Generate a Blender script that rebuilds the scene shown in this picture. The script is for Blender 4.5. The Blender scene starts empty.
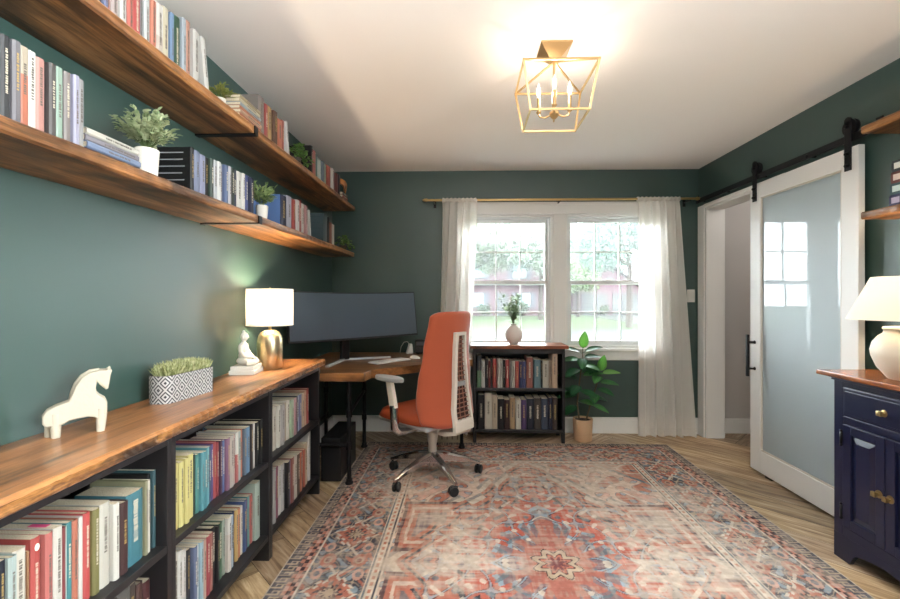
import bpy, bmesh, math, random
import numpy as np
from mathutils import Vector, Matrix, Euler

PI = math.pi
SC = bpy.context.scene
COL = SC.collection
random.seed(7)

# ------------------------------------------------------------------ camera
LW, RW, BW, FW, CH = -1.27, 2.135, 4.09, -2.0, 2.44     # left / right / back / front wall planes, ceiling height
cam_data = bpy.data.cameras.new('camera')
cam_data.lens = 437.0 * 36.0 / 900.0
cam_data.sensor_width = 36.0
cam_data.shift_x = -4.8 / 900.0
cam_data.shift_y = -2.5 / 900.0
cam_data.clip_start = 0.02
cam_data.clip_end = 300
cam = bpy.data.objects.new('camera', cam_data)
cam.location = (0, 0, 1.26)
cam.rotation_euler = (PI / 2, 0, math.radians(1.6))
COL.objects.link(cam)
SC.camera = cam

# ------------------------------------------------------------------ world, big lights, exposure
W = bpy.data.worlds.new('world')
SC.world = W
W.use_nodes = True
wn = W.node_tree.nodes
wn['Background'].inputs[0].default_value = (0.88, 0.95, 1.0, 1)
wn['Background'].inputs[1].default_value = 12.0


def area(name, loc, rot, sx, sy, power, color):
    l = bpy.data.lights.new(name, 'AREA')
    l.shape = 'RECTANGLE'
    l.size, l.size_y, l.energy, l.color = sx, sy, power, color
    o = bpy.data.objects.new(name, l)
    o.location, o.rotation_euler = loc, rot
    COL.objects.link(o)
    return o


# daylight entering by the front window pair (in the reveals, just outside the panes)
area('daylight_front_window', (0.83, BW + 0.45, 2.35), (math.radians(-55), 0, 0), 1.7, 0.7, 110, (0.92, 0.97, 1.0))
# fill light added at an invented, unseen window in the right wall
area('side_fill_light', (RW + 0.3, -0.75, 1.5), (0, PI / 2, 0), 1.36, 1.66, 70, (0.97, 0.98, 1.0))
# added unseen fill light, aimed at the ceiling above and behind the camera
area('bounce_fill', (0.4, -0.1, 1.72), (PI, 0, 0), 1.0, 0.8, 58, (0.92, 0.97, 1.0))
# unseen fill light added to brighten the hall beyond the sliding door
hl = bpy.data.lights.new('hall_fill_light', 'POINT')
hl.energy, hl.color, hl.shadow_soft_size = 5, (1.0, 0.95, 0.9), 0.12
ho = bpy.data.objects.new('hall_fill_light', hl)
ho.location = (2.95, 3.3, 2.2)
COL.objects.link(ho)
sun = bpy.data.lights.new('sun', 'SUN')
sun.energy, sun.angle, sun.color = 0.6, 0.03, (1, 0.97, 0.9)
so = bpy.data.objects.new('sun', sun)
so.rotation_euler = (math.radians(38), 0, math.radians(-20))
COL.objects.link(so)

vs = SC.view_settings
vs.view_transform = 'Standard'
vs.look = 'None'
vs.exposure = 1.27
vs.gamma = 1.0
vs.use_curve_mapping = False


# ------------------------------------------------------------------ material helpers
def lin(h):
    h = h.lstrip('#')
    out = []
    for i in (0, 2, 4):
        c = int(h[i:i + 2], 16) / 255
        out.append(c / 12.92 if c <= 0.04045 else ((c + 0.055) / 1.055) ** 2.4)
    return (*out, 1)


MATS = {}


def mat(name, color='808080', rough=0.5, metal=0.0, spec=0.5, coat=0.0, emit=None, estr=0, sub=None):
    if name in MATS:
        return MATS[name]
    m = bpy.data.materials.new(name)
    m.use_nodes = True
    b = m.node_tree.nodes['Principled BSDF']
    b.inputs['Base Color'].default_value = lin(color) if isinstance(color, str) else (*color, 1)
    b.inputs['Roughness'].default_value = rough
    b.inputs['Metallic'].default_value = metal
    b.inputs['Specular IOR Level'].default_value = spec
    b.inputs['Coat Weight'].default_value = coat
    b.inputs['Coat Roughness'].default_value = 0.05
    if emit:
        b.inputs['Emission Color'].default_value = lin(emit)
        b.inputs['Emission Strength'].default_value = estr
    MATS[name] = m
    return m


def nodes_of(m):
    return m.node_tree.nodes, m.node_tree.links, m.node_tree.nodes['Principled BSDF']


def tex_noise(m, scale, detail=4, rough=0.6, mapscale=(1, 1, 1), dist=0.0, coord='Object'):
    n, l, b = nodes_of(m)
    tc = n.new('ShaderNodeTexCoord')
    mp = n.new('ShaderNodeMapping')
    mp.inputs['Scale'].default_value = mapscale
    l.new(tc.outputs[coord], mp.inputs[0])
    t = n.new('ShaderNodeTexNoise')
    t.inputs['Scale'].default_value = scale
    t.inputs['Detail'].default_value = detail
    t.inputs['Roughness'].default_value = rough
    t.inputs['Distortion'].default_value = dist
    l.new(mp.outputs[0], t.inputs['Vector'])
    return t


def ramp(m, fac, stops):
    n, l, b = nodes_of(m)
    r = n.new('ShaderNodeValToRGB')
    e = r.color_ramp.elements
    while len(e) > 1:
        e.remove(e[0])
    e[0].position = stops[0][0]
    e[0].color = lin(stops[0][1])
    for p, c in stops[1:]:
        k = e.new(p)
        k.color = lin(c)
    l.new(fac, r.inputs[0])
    return r


def mix_rgb(m, mode, fac, a, b_):
    n, l, b = nodes_of(m)
    x = n.new('ShaderNodeMix')
    x.data_type = 'RGBA'
    x.blend_type = mode
    x.inputs[0].default_value = fac if not hasattr(fac, 'links') else 0
    if hasattr(fac, 'links'):
        l.new(fac, x.inputs[0])
    for s, v in ((6, a), (7, b_)):
        if hasattr(v, 'links'):
            l.new(v, x.inputs[s])
        else:
            x.inputs[s].default_value = v
    return x.outputs[2]


def bump(m, height, strength, dist=0.01):
    n, l, b = nodes_of(m)
    bp = n.new('ShaderNodeBump')
    bp.inputs['Strength'].default_value = strength
    bp.inputs['Distance'].default_value = dist
    l.new(height, bp.inputs['Height'])
    l.new(bp.outputs[0], b.inputs['Normal'])


def painted(name, color, rough=0.5, spec=0.5, bs=0.05, scale=60, var=0.0):
    if name in MATS:
        return MATS[name]
    m = mat(name, color, rough, 0, spec)
    n, l, b = nodes_of(m)
    t = tex_noise(m, scale, 3)
    bump(m, t.outputs[0], bs, 0.004)
    if var:
        t2 = tex_noise(m, 1.5, 2)
        c = lin(color)
        r = mix_rgb(m, 'MIX', t2.outputs[0], tuple(v * (1 - var) for v in c[:3]) + (1,), tuple(v * (1 + var) for v in c[:3]) + (1,))
        l.new(r, b.inputs['Base Color'])
    return m


def wood(name, stops, along='y', rough=0.42, scale=1.0, grain=0.5, coat=0.0, spec=0.5):
    """stained rustic timber, grain running along one object axis"""
    if name in MATS:
        return MATS[name]
    m = mat(name, '806040', rough, 0, spec, coat)
    n, l, b = nodes_of(m)
    s1 = {'x': (0.45, 5, 5), 'y': (5, 0.45, 5), 'z': (5, 5, 0.45)}[along]
    s2 = {'x': (1.0, 22, 22), 'y': (22, 1.0, 22), 'z': (22, 22, 1.0)}[along]
    s3 = {'x': (0.6, 1.6, 1.6), 'y': (1.6, 0.6, 1.6), 'z': (1.6, 1.6, 0.6)}[along]
    big = tex_noise(m, 2.2 * scale, 5, 0.62, s1, 1.4)
    fine = tex_noise(m, 4.0 * scale, 6, 0.7, s2, 0.6)
    blot = tex_noise(m, 2.4 * scale, 3, 0.6, s3, 0.8)
    base = ramp(m, big.outputs[0], stops)
    g = ramp(m, fine.outputs[0], [(0.30, '5a5048'), (0.52, 'ffffff')])
    c = mix_rgb(m, 'MULTIPLY', grain, base.outputs[0], g.outputs[0])
    bl = ramp(m, blot.outputs[0], [(0.34, '3c2c22'), (0.47, 'ffffff')])
    c = mix_rgb(m, 'MULTIPLY', 0.85, c, bl.outputs[0])
    l.new(c, b.inputs['Base Color'])
    bump(m, fine.outputs[0], 0.18, 0.004)
    return m


# ------------------------------------------------------------------ mesh helpers
def new_bm():
    return bmesh.new()


def box(bm, a, b, rot=None, bev=0.0, seg=2):
    """axis-aligned box from corner a to corner b (optionally bevelled / transformed by Matrix rot)"""
    t = bmesh.new() if (bev or rot is not None) else bm
    x0, y0, z0 = (min(a[i], b[i]) for i in range(3))
    x1, y1, z1 = (max(a[i], b[i]) for i in range(3))
    v = [t.verts.new(p) for p in ((x0, y0, z0), (x1, y0, z0), (x1, y1, z0), (x0, y1, z0), (x0, y0, z1), (x1, y0, z1), (x1, y1, z1), (x0, y1, z1))]
    for f in ((3, 2, 1, 0), (4, 5, 6, 7), (0, 1, 5, 4), (1, 2, 6, 5), (2, 3, 7, 6), (3, 0, 4, 7)):
        t.faces.new([v[i] for i in f])
    if t is not bm:
        if bev:
            bmesh.ops.bevel(t, geom=list(t.edges), offset=bev, segments=seg, affect='EDGES', profile=0.5)
        if rot is not None:
            t.transform(rot)
        merge(bm, t)
    return bm


def merge(bm, t):
    me = bpy.data.meshes.new('tmp')
    t.to_mesh(me)
    t.free()
    bm.from_mesh(me)
    bpy.data.meshes.remove(me)


def prism(bm, poly, axis, a, b, bev=0.0, seg=2, rot=None):
    """polygon of (u,v) extruded along axis from a to b; (u,v) are the two other axes in xyz order"""
    t = bmesh.new()

    def P(u, v, w):
        return {'x': (w, u, v), 'y': (u, w, v), 'z': (u, v, w)}[axis]
    lo = [t.verts.new(P(u, v, a)) for u, v in poly]
    hi = [t.verts.new(P(u, v, b)) for u, v in poly]
    f1 = t.faces.new(lo)
    f2 = t.faces.new(hi)
    n = len(poly)
    for i in range(n):
        j = (i + 1) % n
        t.faces.new((lo[i], lo[j], hi[j], hi[i]))
    bmesh.ops.recalc_face_normals(t, faces=t.faces)
    if bev:
        es = [e for e in t.edges if len(e.link_faces) == 2 and ((f1 in e.link_faces) or (f2 in e.link_faces))]
        bmesh.ops.bevel(t, geom=es, offset=bev, segments=seg, affect='EDGES', profile=0.5)
    if rot is not None:
        t.transform(rot)
    merge(bm, t)
    return bm


def lathe(bm, prof, seg=32, c=(0, 0, 0), rot=None, cap=True):
    """profile of (radius, z) turned about z"""
    t = bmesh.new()
    rings = []
    for r, z in prof:
        if r < 1e-5:
            rings.append([t.verts.new((0, 0, z))])
        else:
            rings.append([t.verts.new((r * math.cos(2 * PI * k / seg), r * math.sin(2 * PI * k / seg), z)) for k in range(seg)])
    for A, B in zip(rings, rings[1:]):
        for k in range(seg):
            j = (k + 1) % seg
            if len(A) == 1 and len(B) > 1:
                t.faces.new((A[0], B[j], B[k]))
            elif len(B) == 1 and len(A) > 1:
                t.faces.new((A[k], A[j], B[0]))
            elif len(A) > 1:
                t.faces.new((A[k], A[j], B[j], B[k]))
    if cap:
        if len(rings[0]) > 1:
            t.faces.new(rings[0][::-1])
        if len(rings[-1]) > 1:
            t.faces.new(rings[-1])
    bmesh.ops.recalc_face_normals(t, faces=t.faces)
    if rot is not None:
        t.transform(rot)
    t.transform(Matrix.Translation(c))
    merge(bm, t)
    return bm


def tube(bm, pts, r, seg=10, closed=False):
    """round bar through points; r is one radius or a list"""
    pts = [Vector(p) for p in pts]
    n = len(pts)
    rs = r if isinstance(r, (list, tuple)) else [r] * n
    t = bmesh.new()
    rings = []
    prev = None
    for i, p in enumerate(pts):
        if closed:
            d = (pts[(i + 1) % n] - pts[i - 1]).normalized()
        else:
            d = (pts[min(i + 1, n - 1)] - pts[max(i - 1, 0)]).normalized()
        if prev is None:
            up = Vector((0, 0, 1)) if abs(d.z) < 0.9 else Vector((1, 0, 0))
            s = d.cross(up).normalized()
        else:
            s = (prev - d * prev.dot(d)).normalized()
        prev = s
        u = s.cross(d).normalized()
        rings.append([t.verts.new(p + s * rs[i] * math.cos(2 * PI * k / seg) + u * rs[i] * math.sin(2 * PI * k / seg)) for k in range(seg)])
    m = n if closed else n - 1
    for i in range(m):
        A, B = rings[i], rings[(i + 1) % n]
        for k in range(seg):
            j = (k + 1) % seg
            t.faces.new((A[k], A[j], B[j], B[k]))
    if not closed:
        t.faces.new(rings[0][::-1])
        t.faces.new(rings[-1])
    bmesh.ops.recalc_face_normals(t, faces=t.faces)
    merge(bm, t)
    return bm


def bar(bm, p, q, w, h=None):
    """square bar from p to q"""
    p, q = Vector(p), Vector(q)
    h = h or w
    d = q - p
    L = d.length
    z = d.normalized()
    up = Vector((0, 0, 1)) if abs(z.z) < 0.95 else Vector((0, 1, 0))
    x = up.cross(z).normalized()
    y = z.cross(x)
    M = Matrix((x, y, z)).transposed().to_4x4()
    M.translation = p
    box(bm, (-w / 2, -h / 2, 0), (w / 2, h / 2, L), rot=M)
    return bm


def ball(bm, c, r, seg=16, rings=10, rot=None):
    rr = r if isinstance(r, (list, tuple)) else (r, r, r)
    M = Matrix.Translation(c)
    if rot is not None:
        M = M @ rot
    M = M @ Matrix.Diagonal((*rr, 1))
    bmesh.ops.create_uvsphere(bm, u_segments=seg, v_segments=rings, radius=1, matrix=M)
    return bm


def leaf(bm, p, d, up, L, w, droop=0.2, fold=0.15):
    """one bent leaf: 2 x 4 quads with a folded midrib"""
    p, d, up = Vector(p), Vector(d).normalized(), Vector(up)
    s = d.cross(up)
    if s.length < 1e-4:
        s = d.cross(Vector((1, 0, 0)))
    s.normalize()
    u = s.cross(d).normalized()
    prof = [(0, 0.10), (0.25, 0.75), (0.55, 1.0), (0.82, 0.62), (1.0, 0.06)]
    rows = []
    for t, k in prof:
        c = p + d * (L * t) - u * (droop * L * t * t)
        hw = w * 0.5 * k
        rows.append([bm.verts.new(c - s * hw + u * fold * hw), bm.verts.new(c), bm.verts.new(c + s * hw + u * fold * hw)])
    for A, B in zip(rows, rows[1:]):
        for k in (0, 1):
            bm.faces.new((A[k], A[k + 1], B[k + 1], B[k]))


def obj(name, bm, m, parent=None, smooth=False, loc=None, rot=None, angle=None):
    me = bpy.data.meshes.new(name)
    if not isinstance(bm, bpy.types.Mesh):
        bm.to_mesh(me)
        bm.free()
    else:
        me = bm
    o = bpy.data.objects.new(name, me)
    COL.objects.link(o)
    for k in (m if isinstance(m, (list, tuple)) else [m]):
        me.materials.append(k)
    if parent:
        o.parent = parent
    if loc:
        o.location = loc
    if rot:
        o.rotation_euler = rot
    if smooth:
        me.polygons.foreach_set('use_smooth', [True] * len(me.polygons))
        if angle:
            me.set_sharp_from_angle(angle=math.radians(angle))
    return o


def weighted(o):
    q = o.modifiers.new('normals', 'WEIGHTED_NORMAL')
    q.keep_sharp = True
    return o


def thing(name, label, cat, loc=(0, 0, 0), rz=0, group=None):
    o = bpy.data.objects.new(name, None)
    o.empty_display_size = 0.05
    COL.objects.link(o)
    o.location = loc
    o.rotation_euler = (0, 0, rz)
    tag(o, label, cat, group)
    return o


def tag(o, label, cat, group=None):
    o['label'] = label
    o['category'] = cat
    if group:
        o['group'] = group
    return o


def struct(name, bm, m, parent=None, smooth=False):
    o = obj(name, bm, m, parent, smooth)
    if not parent:
        o['kind'] = 'structure'
    return o


# ------------------------------------------------------------------ shared materials
GREEN = painted('green_wall_paint', (0.026, 0.062, 0.052), 0.46, 1.0, 0.04, 90)
CEIL = painted('ceiling_white', 'efe9e4', 0.75, 0.3, 0.05, 70)
TRIM = painted('white_trim_paint', 'e4e2de', 0.4, 0.5, 0.02, 40)
SASH = painted('vinyl_sash_white', 'dcdedd', 0.4, 0.5, 0.02, 40)
HALLW = painted('hall_grey_paint', 'bdb8b4', 0.6, 0.4, 0.04, 80)
BLACKP = painted('black_case_paint', '1d1b1d', 0.4, 0.5, 0.05, 120)
NAVYP = painted('navy_cabinet_paint', '0e1330', 0.3, 0.6, 0.04, 70)
BLACKM = mat('black_iron', '222124', 0.42, 0.6)
BRASS = mat('brushed_brass', 'd0b078', 0.28, 1.0)
BRASSL = mat('satin_gold', 'd8c6a0', 0.3, 1.0)
CHROME = mat('polished_aluminium', 'c9c9cb', 0.14, 1.0)
GREYPL = mat('grey_plastic', '9a9d9e', 0.45)
WHITEPL = mat('white_plastic', 'd8d5cf', 0.42)
BLACKPL = mat('black_plastic', '141416', 0.4)
PAPER = mat('book_paper', 'c9bb9e', 0.85)
n_, l_, b_ = nodes_of(PAPER)
tp = tex_noise(PAPER, 420, 2, 0.5, (1, 1, 0.02))
l_.new(ramp(PAPER, tp.outputs[0], [(0.3, 'b8a888'), (0.7, 'e2d8c2')]).outputs[0], b_.inputs['Base Color'])
WHITECER = painted('white_ceramic', 'cdc9c0', 0.5, 0.4, 0.12, 90)
SHELFW = wood('stained_shelf_timber', [(0.25, '3a2618'), (0.42, '714a2c'), (0.56, 'a26f42'), (0.75, 'c4925e')], 'y', 0.4, 1.0, 0.85)
COUNTW = wood('honey_counter_timber', [(0.22, '6b4026'), (0.40, '9c653a'), (0.58, 'b67e4e'), (0.8, 'c6976a')], 'y', 0.28, 0.9, 0.75, 0.15)
DESKW = wood('desk_timber', [(0.22, '452b18'), (0.42, '77502f'), (0.6, '96673c'), (0.8, 'ad8150')], 'x', 0.3, 1.0, 0.45, 0.1)
REDW = wood('reddish_top_timber', [(0.25, '5c2c18'), (0.5, '93502e'), (0.8, 'ad6a42')], 'x', 0.35, 1.2, 0.4)
EDGEW = wood('rough_bark_edge', [(0.25, '2e1c10'), (0.45, '6e4522'), (0.65, 'a8743c'), (0.85, 'bd8a50')], 'y', 0.6, 3.0, 0.8)


def glass_mat(name, tint=(1, 1, 1, 1), gl=0.06):
    m = bpy.data.materials.new(name)
    m.use_nodes = True
    n, l = m.node_tree.nodes, m.node_tree.links
    n.remove(n['Principled BSDF'])
    tr = n.new('ShaderNodeBsdfTransparent')
    tr.inputs[0].default_value = tint
    g = n.new('ShaderNodeBsdfGlossy')
    g.inputs['Roughness'].default_value = 0.0
    fr = n.new('ShaderNodeFresnel')
    fr.inputs[0].default_value = 1.45
    mx = n.new('ShaderNodeMixShader')
    l.new(fr.outputs[0], mx.inputs[0])
    l.new(tr.outputs[0], mx.inputs[1])
    l.new(g.outputs[0], mx.inputs[2])
    veil = n.new('ShaderNodeBsdfTranslucent')          # translucent veil imitating glare over the bright outside view
    veil.inputs[0].default_value = (0.9, 0.92, 0.92, 1)
    m2 = n.new('ShaderNodeMixShader')
    m2.inputs[0].default_value = 0.017
    l.new(mx.outputs[0], m2.inputs[1])
    l.new(veil.outputs[0], m2.inputs[2])
    l.new(m2.outputs[0], n['Material Output'].inputs[0])
    return m


GLASS = glass_mat('window_glass', (0.97, 0.985, 0.98, 1))


def cloth_mat(name, color, trans=0.4, alpha=0.0):
    m = bpy.data.materials.new(name)
    m.use_nodes = True
    n, l = m.node_tree.nodes, m.node_tree.links
    n.remove(n['Principled BSDF'])
    d = n.new('ShaderNodeBsdfDiffuse')
    t = n.new('ShaderNodeBsdfTranslucent')
    d.inputs[0].default_value = lin(color)
    t.inputs[0].default_value = lin(color)
    tc = n.new('ShaderNodeTexCoord')
    no = n.new('ShaderNodeTexNoise')
    no.inputs['Scale'].default_value = 500
    l.new(tc.outputs['Object'], no.inputs[0])
    bp = n.new('ShaderNodeBump')
    bp.inputs['Strength'].default_value = 0.15
    bp.inputs['Distance'].default_value = 0.002
    l.new(no.outputs[0], bp.inputs['Height'])
    l.new(bp.outputs[0], d.inputs['Normal'])
    mx = n.new('ShaderNodeMixShader')
    mx.inputs[0].default_value = trans
    l.new(d.outputs[0], mx.inputs[1])
    l.new(t.outputs[0], mx.inputs[2])
    out = mx.outputs[0]
    if alpha:
        tr = n.new('ShaderNodeBsdfTransparent')
        m2 = n.new('ShaderNodeMixShader')
        m2.inputs[0].default_value = alpha
        l.new(out, m2.inputs[1])
        l.new(tr.outputs[0], m2.inputs[2])
        out = m2.outputs[0]
    l.new(out, n['Material Output'].inputs[0])
    return m


SHEER = cloth_mat('sheer_white_linen', 'f8f4ee', 0.5, 0.14)
SHADE = cloth_mat('lamp_shade_linen', 'e8dfd0', 0.09)


def foliage_mat(name, c1, c2, rough=0.5, scale=30):
    if name in MATS:
        return MATS[name]
    m = mat(name, c1, rough, 0, 0.4)
    n, l, b = nodes_of(m)
    t = tex_noise(m, scale, 2)
    rp = ramp(m, t.outputs[0], [(0.35, c1), (0.65, c2)])
    l.new(rp.outputs[0], b.inputs['Base Color'])
    tr = n.new('ShaderNodeBsdfTranslucent')
    l.new(rp.outputs[0], tr.inputs[0])
    mx = n.new('ShaderNodeMixShader')
    mx.inputs[0].default_value = 0.4
    l.new(b.outputs[0], mx.inputs[1])
    l.new(tr.outputs[0], mx.inputs[2])
    l.new(mx.outputs[0], n['Material Output'].inputs[0])
    return m

# ================================================================== ROOM SHELL
HX0, HX1 = RW + 0.155, 3.9          # hall beyond the sliding door
# --- floor: planks laid at 45 degrees (herringbone), real plank polygons with a tone of their own
m = mat('oak_floor', 'b08a5c', 0.38, 0, 0.45)
n, l, b = nodes_of(m)
uv = n.new('ShaderNodeUVMap')
mp = n.new('ShaderNodeMapping')
mp.inputs['Scale'].default_value = (1.0, 11, 1)
l.new(uv.outputs[0], mp.inputs[0])
t = n.new('ShaderNodeTexNoise')
t.inputs['Scale'].default_value = 2.2
t.inputs['Detail'].default_value = 6
t.inputs['Roughness'].default_value = 0.65
t.inputs['Distortion'].default_value = 1.1
l.new(mp.outputs[0], t.inputs[0])
r1 = ramp(m, t.outputs[0], [(0.30, '66503c'), (0.43, '9c7f60'), (0.55, 'bda384'), (0.70, 'dccab0')])
at = n.new('ShaderNodeAttribute')
at.attribute_name = 'tone'
c = mix_rgb(m, 'MULTIPLY', 1.0, r1.outputs[0], at.outputs['Color'])
l.new(c, b.inputs['Base Color'])
bump(m, t.outputs[0], 0.1, 0.003)
FLOORM = m
bm = new_bm()
uvl = bm.loops.layers.uv.new('UVMap')
tone = bm.loops.layers.float_color.new('tone')
PW, NL = 0.20, 8
PL = PW * NL
R45 = Matrix.Rotation(PI / 4, 2)
FOFF = 2.44
rnd = random.Random(3)
for k in range(-40, 60):
    for s in range(-4, 5):
        for kind in (0, 1):
            if kind == 0:
                x0, y0, x1, y1 = k * PW + s * 2 * PL, k * PW, k * PW + PL + s * 2 * PL, (k + 1) * PW
            else:
                x0, y0, x1, y1 = k * PW + s * 2 * PL, (k + 1) * PW, (k + 1) * PW + s * 2 * PL, (k + 1) * PW + PL
            g = 0.0012
            q = [(x0 + g, y0 + g), (x1 - g, y0 + g), (x1 - g, y1 - g), (x0 + g, y1 - g)]
            w = [R45 @ Vector(p) + Vector((FOFF, 0)) for p in q]
            cx, cy = sum(p.x for p in w) / 4, sum(p.y for p in w) / 4
            if not (LW - 1 < cx < HX1 + 1 and FW - 1 < cy < BW + 1.2):
                continue
            vs_ = [bm.verts.new((p.x, p.y, 0)) for p in w]
            f = bm.faces.new(vs_)
            v = 0.55 + 0.52 * rnd.random()
            tc = (v, v * (0.96 + 0.06 * rnd.random()), v * (0.9 + 0.12 * rnd.random()), 1)
            o_ = rnd.random() * 50, rnd.random() * 50
            uvs = [(0, 0), (1, 0), (1, 1), (0, 1)] if kind == 0 else [(0, 1), (0, 0), (1, 0), (1, 1)]
            LL = PL
            for lp, (a_, b2) in zip(f.loops, uvs):
                lp[uvl].uv = (o_[0] + a_ * LL, o_[1] + b2 * PW)
                lp[tone] = tc
for co, no in (((LW - 0.05, 0, 0), (-1, 0, 0)), ((HX1, 0, 0), (1, 0, 0)), ((0, FW - 0.1, 0), (0, -1, 0)), ((0, BW + 0.1, 0), (0, 1, 0))):
    bmesh.ops.bisect_plane(bm, geom=list(bm.verts) + list(bm.edges) + list(bm.faces), plane_co=co, plane_no=no, clear_outer=True)
bmesh.ops.recalc_face_normals(bm, faces=bm.faces)
floor = struct('floor', bm, FLOORM)
bm = new_bm()
box(bm, (LW - 0.1, FW - 0.1, -0.12), (HX1, BW + 0.16, -0.004))
struct('floor_slab', bm, mat('floor_gap', '2a1d12', 0.8))

bm = new_bm()
box(bm, (LW - 0.1, FW - 0.1, CH), (HX1, BW + 0.16, CH + 0.1))
struct('ceiling', bm, CEIL)

bm = new_bm()
box(bm, (LW - 0.1, FW - 0.1, 0), (LW, BW + 0.16, CH))
struct('wall_left', bm, GREEN)

# back wall with the two window openings
WL0, WL1, WR0, WR1, WZ0, WZ1 = -0.02, 0.80, 0.915, 1.735, 0.79, 2.03
bm = new_bm()
T = BW + 0.16
box(bm, (LW, BW, 0), (WL0, T, CH))
box(bm, (WR1, BW, 0), (RW + 0.155, T, CH))
box(bm, (WL0, BW, 0), (WR1, T, WZ0))
box(bm, (WL0, BW, WZ1), (WR1, T, CH))
box(bm, (WL1, BW, WZ0), (WR0, T, WZ1))
struct('wall_back', bm, GREEN)

# right wall with the doorway behind the sliding door
DY0, DY1, DZ = 2.98, 3.975, 2.06
bm = new_bm()
box(bm, (RW, FW - 0.1, 0), (RW + 0.155, -1.6, CH))
box(bm, (RW, 0.1, 0), (RW + 0.155, DY0, CH))
box(bm, (RW, -1.6, 0), (RW + 0.155, 0.1, 0.8))  # below the added opening that admits side fill
box(bm, (RW, -1.6, 2.2), (RW + 0.155, 0.1, CH))
box(bm, (RW, DY1, 0), (RW + 0.155, BW, CH))
box(bm, (RW, DY0, DZ), (RW + 0.155, DY1, CH))
struct('wall_right', bm, GREEN)

# wall behind the photographer
bm = new_bm()
box(bm, (LW, FW - 0.1, 0), (RW, FW, CH))
struct('wall_front', bm, GREEN)

# hall shell
bm = new_bm()
box(bm, (HX0, BW + 0.03, 0), (HX1, BW + 0.16, CH))
struct('wall_hall_back', bm, HALLW)
bm = new_bm()
box(bm, (HX1 - 0.06, 1.6, 0), (HX1, BW + 0.03, CH))
box(bm, (HX0, 1.55, 0), (HX1, 1.6, CH))
struct('wall_hall_side', bm, HALLW)

bm = new_bm()
for ya, yb, za, zb in ((-1.6, -1.56, 0.8, 2.2), (0.06, 0.1, 0.8, 2.2), (-1.56, 0.06, 0.8, 0.84), (-1.56, 0.06, 2.16, 2.2), (-1.56, 0.06, 1.48, 1.52), (-0.77, -0.73, 0.84, 2.16)):
    box(bm, (RW + 0.05, ya, za), (RW + 0.10, yb, zb))
w = struct('window_3', bm, SASH)  # invented window behind the camera, added to let in fill light
bm = new_bm()
box(bm, (RW + 0.07, -1.57, 0.83), (RW + 0.076, 0.07, 2.17))
obj('glass_pane', bm, GLASS, w)

# baseboards and casings
bm = new_bm()
box(bm, (LW, BW - 0.016, 0), (RW, BW, 0.125))
box(bm, (LW, BW - 0.011, 0.125), (RW, BW, 0.147), bev=0.003)
struct('baseboard_back', bm, TRIM)
bm = new_bm()
box(bm, (LW, 2.8, 0), (LW + 0.016, BW - 0.016, 0.145), bev=0.002)
struct('baseboard_left', bm, TRIM)
bm = new_bm()
box(bm, (RW - 0.016, FW, 0), (RW, DY0 - 0.1, 0.145), bev=0.002)
struct('baseboard_right', bm, TRIM)
bm = new_bm()
box(bm, (HX0, BW + 0.016, 0), (HX1 - 0.06, BW + 0.03, 0.105))
box(bm, (HX0, BW + 0.02, 0.105), (HX1 - 0.06, BW + 0.03, 0.135), bev=0.003)
struct('baseboard_hall', bm, TRIM)
bm = new_bm()
box(bm, (RW - 0.018, DY1, 0), (RW, BW - 0.016, DZ + 0.025), bev=0.003)       # far casing
box(bm, (RW - 0.018, DY0 - 0.09, 0), (RW, DY0, DZ + 0.025), bev=0.003)       # near casing, behind the door
box(bm, (RW - 0.018, DY0, DZ - 0.002), (RW, DY1, DZ + 0.03), bev=0.003)      # head
box(bm, (RW, DY1 - 0.018, 0), (RW + 0.155, DY1, DZ), bev=0.002)              # jamb lining
box(bm, (RW, DY0, 0), (RW + 0.155, DY0 + 0.018, DZ), bev=0.002)
box(bm, (RW, DY0 + 0.018, DZ - 0.018), (RW + 0.155, DY1 - 0.018, DZ), bev=0.002)
box(bm, (HX0, DY1, 0), (HX0 + 0.018, DY1 + 0.08, DZ + 0.08), bev=0.003)
struct('trim_1', bm, TRIM)

# window casing: head, mullion, sides, stool and apron
bm = new_bm()
box(bm, (WL0 - 0.075, BW - 0.022, WZ0), (WL0, BW, WZ1 + 0.1), bev=0.003)
box(bm, (WR1, BW - 0.022, WZ0), (WR1 + 0.075, BW, WZ1 + 0.1), bev=0.003)
box(bm, (WL1, BW - 0.018, WZ0), (WR0, BW, WZ1), bev=0.003)
box(bm, (WL0, BW - 0.022, WZ1), (WR1, BW, WZ1 + 0.1), bev=0.003)
box(bm, (WL0 - 0.085, BW - 0.028, WZ1 + 0.085), (WR1 + 0.085, BW, WZ1 + 0.11), bev=0.004)
box(bm, (WL0 - 0.10, BW - 0.055, WZ0 - 0.028), (WR1 + 0.10, BW, WZ0), bev=0.005)
box(bm, (WL0 - 0.08, BW - 0.018, WZ0 - 0.115), (WR1 + 0.08, BW, WZ0 - 0.028), bev=0.004)
for xa, xb in ((WL0, WL1), (WR0, WR1)):                                       # reveals
    box(bm, (xa, BW, WZ0), (xa + 0.018, T, WZ1))
    box(bm, (xb - 0.018, BW, WZ0), (xb, T, WZ1))
    box(bm, (xa, BW, WZ1 - 0.018), (xb, T, WZ1))
    box(bm, (xa, BW, WZ0), (xb, T, WZ0 + 0.018))
struct('trim_2', bm, TRIM)


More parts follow.
